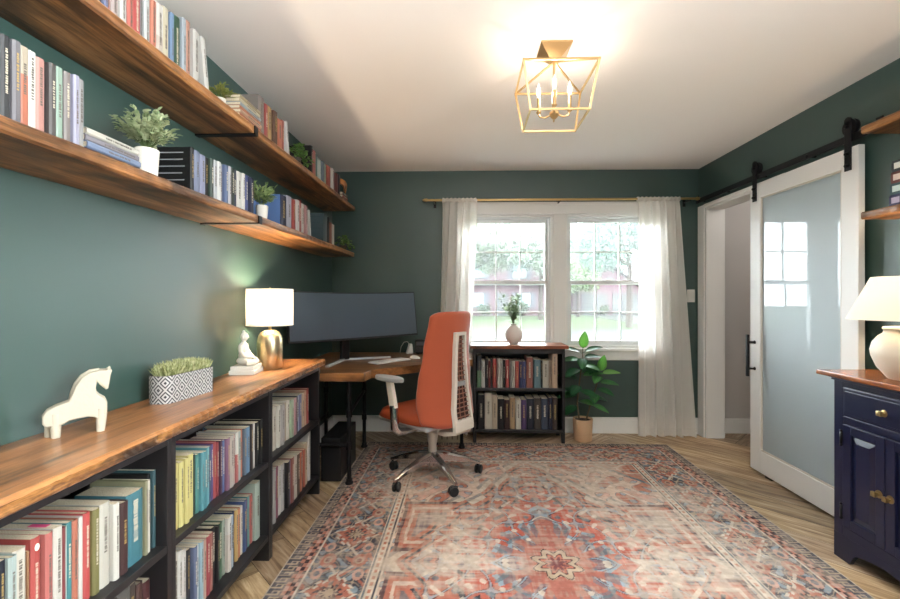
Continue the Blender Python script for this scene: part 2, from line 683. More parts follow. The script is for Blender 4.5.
def sash(bm, x0, x1, z0, z1, y, st=0.03, rt=0.034, rb=0.034, d=0.03):
    box(bm, (x0, y, z0), (x0 + st, y + d, z1), bev=0.003)
    box(bm, (x1 - st, y, z0), (x1, y + d, z1), bev=0.003)
    box(bm, (x0 + st, y, z1 - rt), (x1 - st, y + d, z1), bev=0.003)
    box(bm, (x0 + st, y, z0), (x1 - st, y + d, z0 + rb), bev=0.003)
    gx0, gx1, gz0, gz1 = x0 + st, x1 - st, z0 + rb, z1 - rt
    for k in (1, 2):
        xx = gx0 + (gx1 - gx0) * k / 3
        box(bm, (xx - 0.0055, y + 0.006, gz0), (xx + 0.0055, y + 0.024, gz1))
    zz = (gz0 + gz1) / 2
    box(bm, (gx0, y + 0.006, zz - 0.0055), (gx1, y + 0.024, zz + 0.0055))
    return gx0, gx1, gz0, gz1


for i, (xa, xb) in enumerate(((WL0 + 0.018, WL1 - 0.018), (WR0 + 0.018, WR1 - 0.018))):
    bm = new_bm()
    za, zb = WZ0 + 0.018, WZ1 - 0.018
    fr = 0.016
    box(bm, (xa, BW + 0.03, za), (xa + fr, T - 0.01, zb))
    box(bm, (xb - fr, BW + 0.03, za), (xb, T - 0.01, zb))
    box(bm, (xa, BW + 0.03, zb - fr), (xb, T - 0.01, zb))
    box(bm, (xa, BW + 0.03, za), (xb, T - 0.01, za + fr * 0.6))
    w = struct('window_%d' % (i + 1), bm, SASH)
    zm = 1.395
    for nm, z0, z1, y in (('lower_sash', za + fr * 0.6, zm + 0.018, BW + 0.045), ('upper_sash', zm - 0.018, zb - fr, BW + 0.08)):
        bm = new_bm()
        g = sash(bm, xa + fr, xb - fr, z0, z1, y)
        s = obj(nm, bm, SASH, w)
        bm = new_bm()
        box(bm, (g[0] - 0.004, y + 0.013, g[2] - 0.004), (g[1] + 0.004, y + 0.017, g[3] + 0.004))
        obj('glass_pane', bm, GLASS, s)
    bm = new_bm()
    box(bm, ((xa + xb) / 2 - 0.03, BW + 0.03, zm + 0.0182), ((xa + xb) / 2 + 0.03, BW + 0.05, zm + 0.03), bev=0.003)
    obj('sash_lock', bm, SASH, w)

# ================================================================== OUTSIDE
GZ = -0.6
bm = new_bm()
box(bm, (-70, BW + 0.3, GZ - 0.1), (70, 90, GZ))
m = mat('lawn_green', '7f9f5c', 0.9, 0, 0.0)
n, l, b = nodes_of(m)
t = tex_noise(m, 0.8, 6)
l.new(ramp(m, t.outputs[0], [(0.3, '2e3528'), (0.7, '3a412f')]).outputs[0], b.inputs['Base Color'])
struct('ground', bm, m)
bm = new_bm()
box(bm, (-70, 18.6, GZ), (70, 24.6, GZ + 0.02))
struct('road', bm, painted('pale_asphalt', '383837', 0.9, 0.0))
bm = new_bm()
box(bm, (11.8, 26, GZ), (17.5, 44, GZ + 0.02))
struct('driveway', bm, painted('pale_concrete', '383837', 0.9, 0.0))

RED = painted('red_siding', '544448', 0.8, 0.0)
WSID = painted('white_siding', '4a4a4a', 0.8, 0.0)
ROOF = painted('grey_shingle', '3a383a', 0.9, 0.0, 0.3, 20)
DARKW = mat('house_pane', '6a7a80', 0.15)
SHUT = painted('dark_shutter', '3a3c44', 0.7)
h = thing('house', 'two-storey red house with white band and dark shutters across the road', 'house', (2.0, 43.5, GZ))
bm = new_bm()
box(bm, (-9, 0, 0), (5.7, 8, 3.0))
box(bm, (-9, 0, 3.35), (5.7, 8, 5.4))
obj('wall', bm, RED, h)
bm = new_bm()
box(bm, (-9.1, -0.25, 2.95), (5.8, 0.05, 3.35))
obj('white_band', bm, WSID, h)
bm = new_bm()
prism(bm, [(-0.6, 5.3), (8.6, 5.3), (4, 8.0)], 'x', -9.4, 6.1)
obj('roof', bm, ROOF, h)
for wx, wz in ((-5.6, 0.8), (-1.0, 0.8), (3.6, 0.8), (-5.6, 3.7), (-1.0, 3.7), (3.2, 3.7)):
    bm = new_bm()
    box(bm, (wx - 0.75, -0.08, wz), (wx + 0.75, 0.02, wz + 1.5))
    f = obj('window', bm, WSID, h)
    bm = new_bm()
    for a_ in (-0.65, 0.04):
        for c_ in (0.1, 0.8):
            box(bm, (wx + a_, -0.11, wz + c_), (wx + a_ + 0.6, -0.07, wz + c_ + 0.6))
    obj('pane', bm, DARKW, f)
    for sx in (-1.15, 0.8):
        bm = new_bm()
        box(bm, (wx + sx, -0.07, wz - 0.05), (wx + sx + 0.35, 0.02, wz + 1.55))
        obj('shutter', bm, SHUT, h)
bm = new_bm()
box(bm, (0.9, -0.1, 0), (2.1, 0.02, 2.3))
obj('front_door', bm, WSID, h)

h = thing('garage', 'red-gabled garage with white doors across the road', 'garage', (14.6, 45, GZ))
bm = new_bm()
prism(bm, [(-3.4, 0), (3.4, 0), (3.4, 2.5), (0, 5.0), (-3.4, 2.5)], 'y', 0, 7)
obj('wall', bm, RED, h)
bm = new_bm()
for s in (-1, 1):
    prism(bm, [(s * -0.0, 5.0), (s * 3.9, 2.15), (s * 3.9, 2.4), (0, 5.28)], 'y', -0.4, 7.4)
obj('roof', bm, ROOF, h)
for x in (-2.9, 0.2):
    bm = new_bm()
    box(bm, (x, -0.08, 0), (x + 2.7, 0.02, 2.25))
    for k in range(1, 4):
        box(bm, (x + 0.05, -0.1, k * 0.56 - 0.02), (x + 2.65, -0.07, k * 0.56 + 0.02))
    obj('garage_door', bm, WSID, h)
bm = new_bm()
box(bm, (-0.35, -0.08, 3.2), (0.35, 0.02, 3.9))
obj('gable_vent', bm, WSID, h)


def tree(name, label, x, y, hgt, rad, zc, nleaf, c1, c2, group=None, ls=0.45, trunk=0.18, cat='tree', seed=1, flat=0.75):
    rr = random.Random(seed)
    t = thing(name, label, cat, (x, y, GZ), 0, group)
    bm = new_bm()
    blobs = [(Vector((rr.uniform(-.6, .6) * rad, rr.uniform(-.6, .6) * rad, zc + rr.uniform(-.55, .6) * rad * flat)), rad * rr.uniform(.35, .6)) for _ in range(14)]
    for i in range(nleaf):
        c0, r0 = rr.choice(blobs)
        d = Vector((rr.gauss(0, 1), rr.gauss(0, 1), rr.gauss(0, 1))).normalized()
        p = c0 + d * r0 * rr.uniform(0.6, 1.05)
        p.z = max(p.z, 0.08)
        e = Vector((rr.gauss(0, 1), rr.gauss(0, 1), rr.gauss(0, 1))).normalized()
        f = e.cross(d)
        if f.length < 0.05:
            continue
        f.normalize()
        s = ls * rr.uniform(0.5, 1.1)
        bm.faces.new([bm.verts.new(p + v) for v in (e * s * .5, f * s * .3, -e * s * .5, -f * s * .3)])
    obj('foliage', bm, foliage_mat('leaves_' + c1, c1, c2, 0.7, 1.5), t)
    if trunk:
        bm = new_bm()
        tube(bm, [(0, 0, 0), (0.05, 0, zc * 0.5), (0, 0.05, zc)], [trunk, trunk * .8, trunk * .4], 8)
        for k in range(4):
            q = blobs[k][0]
            tube(bm, [(0.04, 0.02, zc * (0.6 + .07 * k)), tuple(q)], [trunk * .45, trunk * .12], 6)
        obj('trunk', bm, painted('tree_bark', '2e2824', 0.9, 0.2, 0.4, 8), t)
    return t


G1 = 'trees across the road'
tree('broadleaf_tree', 'pale green leafy tree left of centre in front of the red house', 0.2, 36, 10, 3.9, 6.6, 6500, '53604d', '737e6a', G1, 0.42, 0.2, seed=2)
tree('broadleaf_tree', 'pale leafy tree close beside the window mullion, before the red house', 6.0, 36, 10, 3.4, 6.4, 6000, '566256', '757f6f', G1, 0.42, 0.2, seed=5)
tree('broadleaf_tree', 'blue-green spreading tree at the right whose boughs overhang the garage', 9.9, 27, 9, 3.6, 6.3, 5600, '43564e', '64766c', G1, 0.38, 0.22, seed=8)
tree('broadleaf_tree', 'light green tree left of the garage doors', 10.3, 41, 7, 2.6, 4.4, 3600, '566948', '758262', G1, 0.42, 0.2, seed=11)
tree('broadleaf_tree', 'tall pale tree rising behind the garage roof', 16.5, 56, 12, 5.0, 7.6, 4200, '57645a', '747e73', G1, 0.6, 0.25, seed=14)
tree('broadleaf_tree', 'green tree right of the garage beyond the sheer curtain', 21.0, 42, 9, 3.6, 5.2, 4200, '4e5f49', '6c7965', G1, 0.5, 0.22, seed=17)
tree('broadleaf_tree', 'tall tree behind the red house roof', 1.0, 58, 13, 5.5, 9.4, 4200, '5a6556', '798273', G1, 0.65, 0.25, seed=21)
for i, (x, y, r, lb) in enumerate(((-0.6, 42.3, 0.75, 'rounded shrub under the left ground-floor window of the red house'), (1.7, 42.3, 0.7, 'rounded shrub beside the front door of the red house'), (5.3, 42.3, 0.8, 'rounded shrub under the right ground-floor window of the red house'), (13.6, 43.6, 0.55, 'low round shrub in front of the garage doors'))):
    tree('shrub', lb, x, y, 1, r, r * 0.95, 900, '384434', '4d5947', 'shrubs across the road', 0.22, 0.05, 'shrub', seed=31 + i, flat=0.9)

# ================================================================== RUG
RX0, RX1, RY0, RY1 = -0.858, 1.70, 0.36, 3.765
RWID, RLEN = RX1 - RX0, RY1 - RY0


def vnoise(u, v, seed, octs=4, fu=1.0, fv=1.0):
    """value noise on arrays"""
    rs = np.random.RandomState(seed)
    tot = np.zeros_like(u)
    amp, s = 1.0, 0.0
    for o in range(octs):
        g = rs.rand(64, 64)
        x, y = u * fu * 2 ** o, v * fv * 2 ** o
        xi, yi = np.floor(x).astype(int), np.floor(y).astype(int)
        fx, fy = x - xi, y - yi
        fx, fy = fx * fx * (3 - 2 * fx), fy * fy * (3 - 2 * fy)
        a, b2 = g[xi % 64, yi % 64], g[(xi + 1) % 64, yi % 64]
        c2, d2 = g[xi % 64, (yi + 1) % 64], g[(xi + 1) % 64, (yi + 1) % 64]
        tot += amp * ((a * (1 - fx) + b2 * fx) * (1 - fy) + (c2 * (1 - fx) + d2 * fx) * fy)
        s += amp
        amp *= 0.55
    return tot / s


def rug_colors(u, v):
    """u across (m, centred), v along (m, centred) -> linear rgb of the woven pattern"""
    C = {k: np.array(lin(h)[:3]) for k, h in dict(terra='a05e4c', rust='a85546', cream='bdb0a0', slate='59646c', navy='33363f', char='43424a', pink='b98e80', blue='7d8e98', dark='3a2328', sand='a5927c', wine='6a3638').items()}
    w = (vnoise(u, v, 91, 3, 9, 9) - 0.5) * 0.02
    uu, vv = np.abs(u) + w, np.abs(v) + w * 0.8
    du, dv = RWID / 2 - np.abs(u), RLEN / 2 - np.abs(v)
    d = np.minimum(du, dv)
    side = du < dv
    s = np.where(side, v, u)                       # coordinate along the border
    out = np.zeros(u.shape + (3,))

    def put(mask, col, k=1.0):
        out[mask] = out[mask] * (1 - k) + C[col] * k
    # --- field
    out[:] = C['cream'] * 0.62 + C['pink'] * 0.38
    r1 = uu / 0.80 + vv / 1.18                      # lozenge medallion
    ang = np.arctan2(vv / 1.18, uu / 0.80 + 1e-6)
    step = np.abs(((r1 * 9) % 1) - 0.5)
    lob = r1 + 0.05 * np.sign(np.sin(ang * 16)) + 0.03 * np.sin(ang * 8)
    put(lob < 1.12, 'slate', 0.75)
    put(lob < 1.08, 'cream', 0.8)
    put(lob < 1.02, 'terra')
    put((lob < 0.98) & (lob > 0.955), 'navy')
    put((lob < 0.74) & (lob > 0.70), 'navy')
    put(lob < 0.70, 'rust', 0.85)
    put((lob < 0.44) & (lob > 0.40), 'blue')
    put(lob < 0.40, 'slate', 0.7)
    put((lob < 0.30), 'terra', 0.8)
    rr = np.hypot(u, v)
    ros = rr + 0.018 * np.cos(np.arctan2(v, u) * 8)
    put(ros < 0.11, 'sand')
    put((ros < 0.108) & (ros > 0.10), 'dark')
    put(ros < 0.07, 'terra')
    put((ros < 0.068) & (ros > 0.06), 'dark')
    put(ros < 0.04, 'wine')
    # vine linework of the field: contour lines of warped lattice functions
    f1 = np.sin(uu * 26 + 1.4 * np.sin(vv * 17)) + np.sin(vv * 23 + 1.5 * np.sin(uu * 20))
    f2 = np.sin(uu * 43 + np.sin(vv * 31)) * np.sin(vv * 40 + np.sin(uu * 34))
    inner = (lob < 0.94) & (lob > 0.32)
    put(inner & (np.abs(f1) < 0.20), 'blue', 0.85)
    put(inner & (np.abs(np.abs(f1) - 0.30) < 0.07), 'dark', 0.9)
    put(inner & (f2 > 0.66), 'slate', 0.85)
    put(inner & (f2 < -0.72), 'cream', 0.85)
    outer = (lob > 1.12)
    put(outer & (f1 > 0.75), 'terra', 0.9)
    put(outer & (np.abs(f1 - 0.75) < 0.09), 'slate', 0.9)
    put(outer & (f1 < -1.0), 'pink', 0.9)
    put(outer & (np.abs(f1 + 1.0) < 0.08), 'char', 0.8)
    put(outer & (f2 > 0.62), 'blue', 0.8)
    put(outer & (np.abs(f2 - 0.62) < 0.07), 'navy', 0.7)
    # stepped rectangles of the field
    q = np.maximum(np.abs(uu - 0.62) / 0.17, np.abs(vv - 0.34) / 0.26)
    put((q < 1.0) & (lob > 1.02), 'terra', 0.9)
    put((q < 1.0) & (q > 0.88) & (lob > 1.02), 'navy', 0.8)
    put((q < 0.74) & (q > 0.64) & (lob > 1.02), 'cream', 0.8)
    put((q < 0.5) & (lob > 1.02), 'slate', 0.75)
    # corner spandrels
    sp = (0.84 - uu) / 0.55 + (1.30 - vv) / 0.75
    put(sp < 0.62, 'terra', 0.85)
    put((sp < 0.66) & (sp > 0.60), 'slate')
    put((sp < 0.55) & (np.abs(f1) < 0.22), 'cream', 0.85)
    put((sp < 0.55) & (f2 > 0.55), 'navy', 0.8)
    # --- guard stripes
    put(d < 0.475, 'cream')
    put((d < 0.468) & (d > 0.458), 'char')
    put((d < 0.45) & (d > 0.435) & ((s * 22) % 1 < 0.55), 'terra', 0.9)
    put((d < 0.425) & (d > 0.417), 'slate')
    # --- main border with flower heads and cream zigzag stems
    mb = (d < 0.41) & (d > 0.135)
    put(mb, 'char')
    P = 0.46
    sc = ((s / P) % 1 - 0.5) * P                    # -P/2..P/2
    dm = d - 0.272
    put(mb & (vnoise(u, v, 5, 3, 16, 16) > 0.58), 'slate', 0.8)
    e1 = np.abs(sc) / 0.13 + np.abs(dm) / 0.11
    e1 = e1 + 0.10 * np.sign(np.sin(np.arctan2(dm, sc + 1e-6) * 10))
    put(mb & (e1 < 1.05), 'cream', 0.9)
    put(mb & (e1 < 0.90), 'terra', 0.95)
    put(mb & (e1 < 0.52), 'navy', 0.9)
    put(mb & (e1 < 0.34), 'sand')
    f3 = np.sin(s * 61 + 1.6 * np.sin(d * 47)) + np.sin(d * 66 + 1.5 * np.sin(s * 39))
    put(mb & (np.abs(f3) < 0.16) & (e1 > 1.05), 'sand', 0.75)
    put(mb & (f3 > 1.25) & (e1 > 1.05), 'terra', 0.85)
    put(mb & (f3 < -1.3) & (e1 > 1.05), 'blue', 0.8)
    put(mb & (e1 < 0.9) & (np.abs(f3) < 0.18), 'dark', 0.6)
    zz = np.abs(dm - 0.085 * (4 * np.abs(((s / P) % 1) - 0.5) - 1))
    zz2 = np.abs(dm + 0.085 * (4 * np.abs(((s / P) % 1) - 0.5) - 1))
    put(mb & (np.minimum(zz, zz2) < 0.009) & (e1 > 1.05), 'cream', 0.75)
    s2 = (((s / P) + 0.5) % 1 - 0.5) * P
    for oo in (-0.075, 0.075):
        e2 = np.hypot(s2 / 0.05, (dm - oo) / 0.036)
        put(mb & (e2 < 1.05), 'terra', 0.9)
        put(mb & (e2 < 0.55), 'sand', 0.8)
        put(mb & (e2 < 0.32), 'wine', 0.9)
    e3 = np.hypot((np.abs(sc) - 0.125) / 0.04, (np.abs(dm) - 0.095) / 0.026)
    put(mb & (e3 < 1), 'pink', 0.9)
    put(mb & (e3 < 0.5), 'slate', 0.9)
    # --- checker guard
    put((d < 0.135) & (d > 0.128), 'cream')
    ck = (d < 0.128) & (d > 0.072)
    put(ck, 'terra', 0.9)
    put(ck & (((np.floor(s * 36) + np.floor(d * 53)) % 2) == 0), 'dark')
    put(ck & (((np.floor(s * 36) + 2 * np.floor(d * 53)) % 5) == 0), 'pink')
    # --- outer key stripe
    ky = (d < 0.072) & (d > 0.012)
    put(ky, 'char')
    a, b2 = (s * 24) % 1, (d - 0.012) / 0.06
    put(ky & (((a < 0.18) & (b2 < 0.8)) | ((b2 > 0.72) & (b2 < 0.88) & (a < 0.7)) | ((a > 0.55) & (a < 0.7) & (b2 > 0.3)) | ((b2 > 0.28) & (b2 < 0.42) & (a > 0.35) & (a < 0.7))), 'sand', 0.9)
    put(d < 0.012, 'cream')
    # --- wear: cream abrasion with weft streaks, abrash and fading of the middle
    wear = vnoise(u, v, 11, 5, 2.2, 3.0)
    weft = vnoise(u, v, 12, 4, 5, 60)
    warp = vnoise(u, v, 13, 3, 70, 6)
    k = np.clip((wear - 0.40) * 3.4, 0, 1) * np.clip((weft * 0.6 + warp * 0.4 - 0.26) * 3.2, 0, 1)
    k *= np.clip((d - 0.05) * 2.4, 0.22, 0.9)
    faded = np.array(lin('c2b4a6')[:3])
    out = out * (1 - k[..., None]) + faded * k[..., None]
    k2 = np.clip((weft * 0.5 + warp * 0.5 - 0.47) * 3.2, 0, 0.42)
    out = out * (1 - k2[..., None]) + np.array(lin('a8988a')[:3]) * k2[..., None]
    mott = vnoise(u, v, 14, 3, 40, 40)
    out *= (0.72 + 0.56 * mott)[..., None]
    return np.clip(out, 0, 1)


nx, ny = 540, 720
gx = np.linspace(-RWID / 2, RWID / 2, nx)
gy = np.linspace(-RLEN / 2, RLEN / 2, ny)
U, V = np.meshgrid(gx, gy)
rc = rug_colors(U, V)
edge = np.minimum(RWID / 2 - np.abs(U), RLEN / 2 - np.abs(V))
Zr = 0.009 * np.clip(edge / 0.006, 0, 1) + 0.0006 * (np.random.RandomState(1).rand(ny, nx) - 0.5)
Zr[edge < 1e-6] = 0.0
co = np.stack([U, V, Zr], -1).reshape(-1, 3).astype(np.float32)
i0 = (np.arange(ny - 1)[:, None] * nx + np.arange(nx - 1)[None, :]).ravel()
quads = np.stack([i0, i0 + 1, i0 + nx + 1, i0 + nx], -1).astype(np.int32)
me = bpy.data.meshes.new('area_rug')
me.vertices.add(len(co))
me.vertices.foreach_set('co', co.ravel())
me.loops.add(quads.size)
me.loops.foreach_set('vertex_index', quads.ravel())
me.polygons.add(len(quads))
me.polygons.foreach_set('loop_start', np.arange(0, quads.size, 4, dtype=np.int32))
me.update(calc_edges=True)
ca = me.color_attributes.new('weave', 'FLOAT_COLOR', 'POINT')
ca.data.foreach_set('color', np.concatenate([rc.reshape(-1, 3), np.ones((nx * ny, 1))], 1).astype(np.float32).ravel())
m = mat('rug_weave', '8a6a5a', 0.95, 0, 0.15)
n, l, b = nodes_of(m)
at = n.new('ShaderNodeAttribute')
at.attribute_name = 'weave'
l.new(at.outputs['Color'], b.inputs['Base Color'])
t = tex_noise(m, 260, 2)
bump(m, t.outputs[0], 0.4, 0.003)
rug = obj('area_rug', me, m)
rug.location = ((RX0 + RX1) / 2, (RY0 + RY1) / 2, 0.0)
tag(rug, 'large worn oriental rug in terracotta, cream and slate on the plank floor', 'rug')

# ================================================================== BOOKS
BOOKS = {
    'low_a': (-1.015, 1.650, 'black;1c1c1e;0.916;8.5;0.191|charcoal;3a3c3f;0.925;20.3;0.186|ash grey;77737a;0.947;19.2;0.186|orange and beige;c9693f;0.968;22.6;0.186|off-white;d6d2c6;0.991;21.5;0.188|salmon;c98676;1.013;23.0;0.184|dark grey;55504e;1.038;19.0;0.183|pale green;8fb09a;1.057;21.7;0.185|taupe;857a76;1.080;19.2;0.184|lavender;a2a0bb;1.101;17.5;0.186|silver grey;9a9898;1.119;18.1;0.184'),
    'low_b': (-1.030, 1.650, 'black;141416;1.612;19.4;0.174|slate blue;7d88a8;1.632;32.5;0.169|periwinkle;8d93b5;1.666;34.5;0.164|jet black;1a1b1c;1.704;27.1;0.165|bottle green;3d5145;1.731;20.9;0.169|pale grey;b9bbc0;1.753;27.2;0.170|white;d5d4d0;1.782;24.3;0.173|stone grey;9c9ba3;1.807;25.8;0.173|steel blue;5d74a0;1.833;25.0;0.174|light grey;b0b2b8;1.860;21.6;0.176|dark green;26352e;1.882;30.5;0.176|navy;2f3a5c;1.914;33.2;0.179|cream white;d9d6cd;1.948;38.9;0.180|chalk white;dedbd4;1.988;24.7;0.182|royal blue;3c4f93;2.014;32.9;0.182|inky blue;272c4e;2.049;42.0;0.180'),
    'low_c': (-1.050, 1.650, 'dark navy;2b3152;2.460;83.7;0.196|pale lilac;b3b5c9;2.548;69.8;0.211|bright red;c0392f;2.622;49.9;0.204|white;d8d2cc;2.675;48.6;0.213|scarlet;b9463c;2.727;35.2;0.225|cream;d0c6b8;2.764;41.4;0.211|rose pink;b98081;2.809;40.9;0.207'),
    'low_d': (-1.050, 1.650, 'teal grey;51707a;3.182;92.4;0.227|black;1d2122;3.279;43.5;0.215|rust orange;a5532f;3.327;65.0;0.186|white;cfccc2;3.397;174.7;0.182'),
    'up_a': (-1.085, 2.060, 'white;cfcac2;1.222;28.4;0.208|navy blue;2b3154;1.251;26.1;0.211|blue dotted;7580ad;1.278;14.6;0.214|red dotted;c26a58;1.293;16.1;0.220|dusty pink;b7a39c;1.311;27.5;0.228|white and navy;cdc8c0;1.341;26.7;0.226|coral red;cf5b45;1.369;26.1;0.234|bright red;c5352f;1.396;32.4;0.241|mid grey;85868a;1.429;19.1;0.231|light grey;c3c5c2;1.449;25.8;0.232|orange;d0714b;1.476;27.3;0.230|red and white;c9b8a6;1.507;33.6;0.238|cream;cfc39f;1.542;33.5;0.251|sky blue;6d8fb5;1.580;19.9;0.251|green;31593f;1.601;36.7;0.256|pale blue;a5b0b8;1.643;23.9;0.272|peach;cc8b6c;1.668;29.7;0.280'),
    'up_b': (-1.010, 2.060, 'grey brown;8c8078;2.098;62.2;0.187|crimson;a83a34;2.163;35.3;0.172|mustard;b98f45;2.200;51.8;0.179|walnut brown;6b4a36;2.256;45.8;0.177|orange;c8683d;2.304;52.9;0.155|brick red;a84a3a;2.359;30.1;0.169'),
    'up_c': (-1.020, 2.060, 'coral;c4604d;2.859;74.8;0.181|teal;3f8580;2.937;54.2;0.177|pale mint;b9c7bd;2.996;69.2;0.162|steel grey;6f7f8c;3.069;43.6;0.167|sage green;a6b59a;3.115;58.7;0.160|vermilion;c9553d;3.181;90.2;0.173|white;d2c8c0;3.276;54.7;0.175|plum;7b5560;3.336;41.1;0.177|maroon;8a4a48;3.379;50.2;0.167|midnight blue;2b2a42;3.432;60.1;0.170'),
    'bay1_mid': (-0.975, 0.474, 'grey;8f8c86;0.856;29.3;0.243|dark navy;20283a;0.886;15.9;0.230|pale aqua;a3b8b2;0.902;19.0;0.229|cream;d3cbb6;0.922;29.0;0.230|ochre;a06a34;0.953;6.3;0.214|red;c2382c;0.960;23.4;0.237|coral pink;cf6258;0.985;18.6;0.235|off-white;cdc8b9;1.005;23.5;0.237|maroon;8e3438;1.029;11.6;0.226|pale teal;9dbfb4;1.041;7.5;0.224|bright teal;2a8a8f;1.050;16.6;0.227|orange;c8663f;1.068;17.1;0.223|white;d9d2c8;1.086;11.2;0.223|scarlet;cf352f;1.098;21.2;0.226|olive green;80792f;1.120;22.3;0.224|ivory;c9c3b2;1.144;34.8;0.226|chalk white;d7d2c4;1.180;20.5;0.212|dark brown;4b2a28;1.203;28.3;0.203|teal;2c7f8e;1.233;64.2;0.210|khaki;8d8a60;1.299;12.5;0.225|cream white;d6cfbc;1.312;13.2;0.222|black;1c1c1c;1.326;11.7;0.235|deep teal;2c5a62;1.339;16.9;0.242'),
    'bay1_bot': (-0.985, 0.122, 'grey;66625c;1.207;47.8;0.311|taupe;57483f;1.256;33.4;0.283|brown;5b3a35;1.292;26.8;0.266|burgundy;5c2a2c;1.321;30.2;0.253'),
    'bay2_mid': (-0.972, 0.474, 'pale yellow;d3c254;1.436;23.0;0.224|lemon yellow;d8c95c;1.460;22.2;0.221|straw yellow;cfbe4e;1.483;22.9;0.226|canary yellow;dccb58;1.510;35.2;0.227|dark green;2d4a3a;1.547;9.4;0.217|sea green;3f9188;1.558;15.5;0.213|turquoise;3a95a0;1.575;15.8;0.214|teal;2f8791;1.592;16.2;0.212|aqua;4aa3ad;1.609;14.0;0.213|light teal;68aeb3;1.624;15.5;0.216|navy;2f4a70;1.641;13.9;0.214|violet;5c4a86;1.656;14.1;0.216|red;b3353a;1.672;18.5;0.219|crimson;a02a36;1.692;13.3;0.212|dark plum;4c2440;1.706;15.7;0.215|blue;4a6aa0;1.724;17.5;0.209|mauve;8e5a7c;1.743;22.4;0.211|greige;b4a89a;1.766;29.2;0.212|blush;c39a90;1.797;19.0;0.210|red and white;b8564e;1.818;17.8;0.212|pale mint;9fb5ab;1.837;24.9;0.210|orange;c9683e;1.864;29.0;0.206|slate;5a6c7c;1.895;19.3;0.206|sky blue;5f8db0;1.916;32.5;0.204|dark brown;3b2c28;1.950;18.6;0.207|white;d0c9be;1.970;21.8;0.206|black;1e1e20;1.995;29.3;0.203|jet black;17181a;2.026;24.1;0.208'),
    'bay2_bot': (-0.985, 0.122, 'ivory;cfc8b4;1.433;18.0;0.239|cream;d2cbb8;1.455;27.6;0.263|white;d6d1c6;1.484;21.5;0.256|off-white;d0c9c0;1.507;20.5;0.246|charcoal;2b2b33;1.529;19.4;0.234|slate blue;5e6c90;1.549;18.7;0.233|icy white;cdd3d6;1.569;16.7;0.229|light blue;93b7c4;1.587;19.6;0.229|peach;c99a82;1.608;21.4;0.225|cherry red;b02c3c;1.631;24.6;0.224|terracotta;a5594a;1.656;21.3;0.225|black;1f1e20;1.679;30.3;0.232|dark charcoal;302b2d;1.711;12.7;0.223|forest green;3f6a46;1.725;27.5;0.224|grey green;92a08e;1.754;20.9;0.225|red and white;cbbdae;1.776;26.1;0.222|pale blue;9db0c0;1.804;22.1;0.216|navy;27365c;1.828;19.4;0.221|golden yellow;cfa23c;1.849;21.5;0.220|orange;d27a34;1.872;23.7;0.213|cream white;d5cdc0;1.897;19.1;0.213|blue;3f5a8c;1.918;21.3;0.226|purple;5a3f70;1.941;16.3;0.224|teal;4f9a98;1.959;20.4;0.229|coral red;c65548;1.982;26.6;0.223|mint;a8bcab;2.010;48.4;0.266'),
    'bay3_mid': (-0.978, 0.474, 'beige;c2b5a0;2.189;51.7;0.223|ivory;d2cab8;2.243;36.7;0.220|grey;a9a4a0;2.282;32.9;0.215|lavender grey;9d97b4;2.318;26.0;0.207|tan;b0987c;2.346;21.3;0.205|cream;cfc4b0;2.370;38.2;0.216|sage green;9cb48e;2.411;33.8;0.211|dusty pink;c08a8e;2.448;40.8;0.209|black;2a2628;2.492;17.9;0.210|pale blue;9fb0cc;2.512;39.8;0.211|periwinkle;6e78a8;2.555;41.2;0.207|buff;cfae86;2.600;39.3;0.203|apricot;d09a76;2.642;30.3;0.212|red;b8372c;2.676;31.1;0.217'),
    'bay3_bot': (-0.967, 0.122, 'grey;a3a19c;2.160;29.8;0.273|navy;2c2e46;2.192;18.8;0.260|magenta;96405e;2.213;28.8;0.262|white;cdc9c0;2.244;34.7;0.255|pale grey;b8b6b4;2.281;41.0;0.251|black;232226;2.325;31.8;0.245|lilac;8c7aa0;2.360;19.0;0.243|brick red;a4574a;2.381;36.2;0.248|cream;cfc6b2;2.420;52.1;0.242|brown;5a4436;2.475;39.1;0.234|orange;cc6838;2.517;37.3;0.230|slate;5e6470;2.558;22.3;0.222|vermilion;c65b34;2.583;26.0;0.224|buff;cdb890;2.613;43.5;0.250|tall white;d8d4cc;2.673;38.5;0.298'),
    'win_top': (3.800, 0.472, 'green and grey;6a9a68;0.087;39.0;0.275|white;cfcabf;0.128;28.0;0.232|black;26282a;0.165;21.0;0.250|dark red;8e2a28;0.187;18.0;0.232|charcoal;2f3032;0.208;12.0;0.250|bright red;c0362c;0.225;31.0;0.250|chalk white;d8d2c6;0.264;22.0;0.250|pale grey;c2bcb0;0.288;21.0;0.250|jet black;222224;0.312;21.0;0.242|crimson;b8332e;0.336;30.0;0.242|grey;9c968c;0.371;19.0;0.233|cream;cfc6b4;0.392;24.0;0.233|scarlet;c63c30;0.418;32.0;0.233|navy;2e3c6e;0.453;27.0;0.229|blue violet;474f86;0.481;30.0;0.229|terracotta;a85a48;0.516;55.0;0.264|teal grey;5f8a94;0.580;60.0;0.243|coal black;1e2224;0.642;13.0;0.239|ivory;d3cab4;0.657;52.0;0.234|tan;b09478;0.712;17.0;0.235|peach beige;cda67e;0.735;48.0;0.304'),
    'win_bot': (3.800, 0.112, 'black with pale lettering;28262a;0.095;57.0;0.297|cream;d8cbb0;0.156;61.0;0.310|sand;cdb492;0.219;45.0;0.293|black;1e1d20;0.269;52.0;0.263|dark maroon;4a2a26;0.325;44.0;0.255|golden tan;b48f58;0.373;46.0;0.272|ivory;d8d0bc;0.423;45.0;0.255|violet;5e3f7c;0.471;43.0;0.256|dark navy;232a3c;0.519;61.0;0.265|dark brown;4c4038;0.583;59.0;0.270|slate blue;39465e;0.645;55.0;0.266|midnight blue;202440;0.705;35.0;0.275|chocolate brown;42302a;0.743;40.0;0.275'),
}
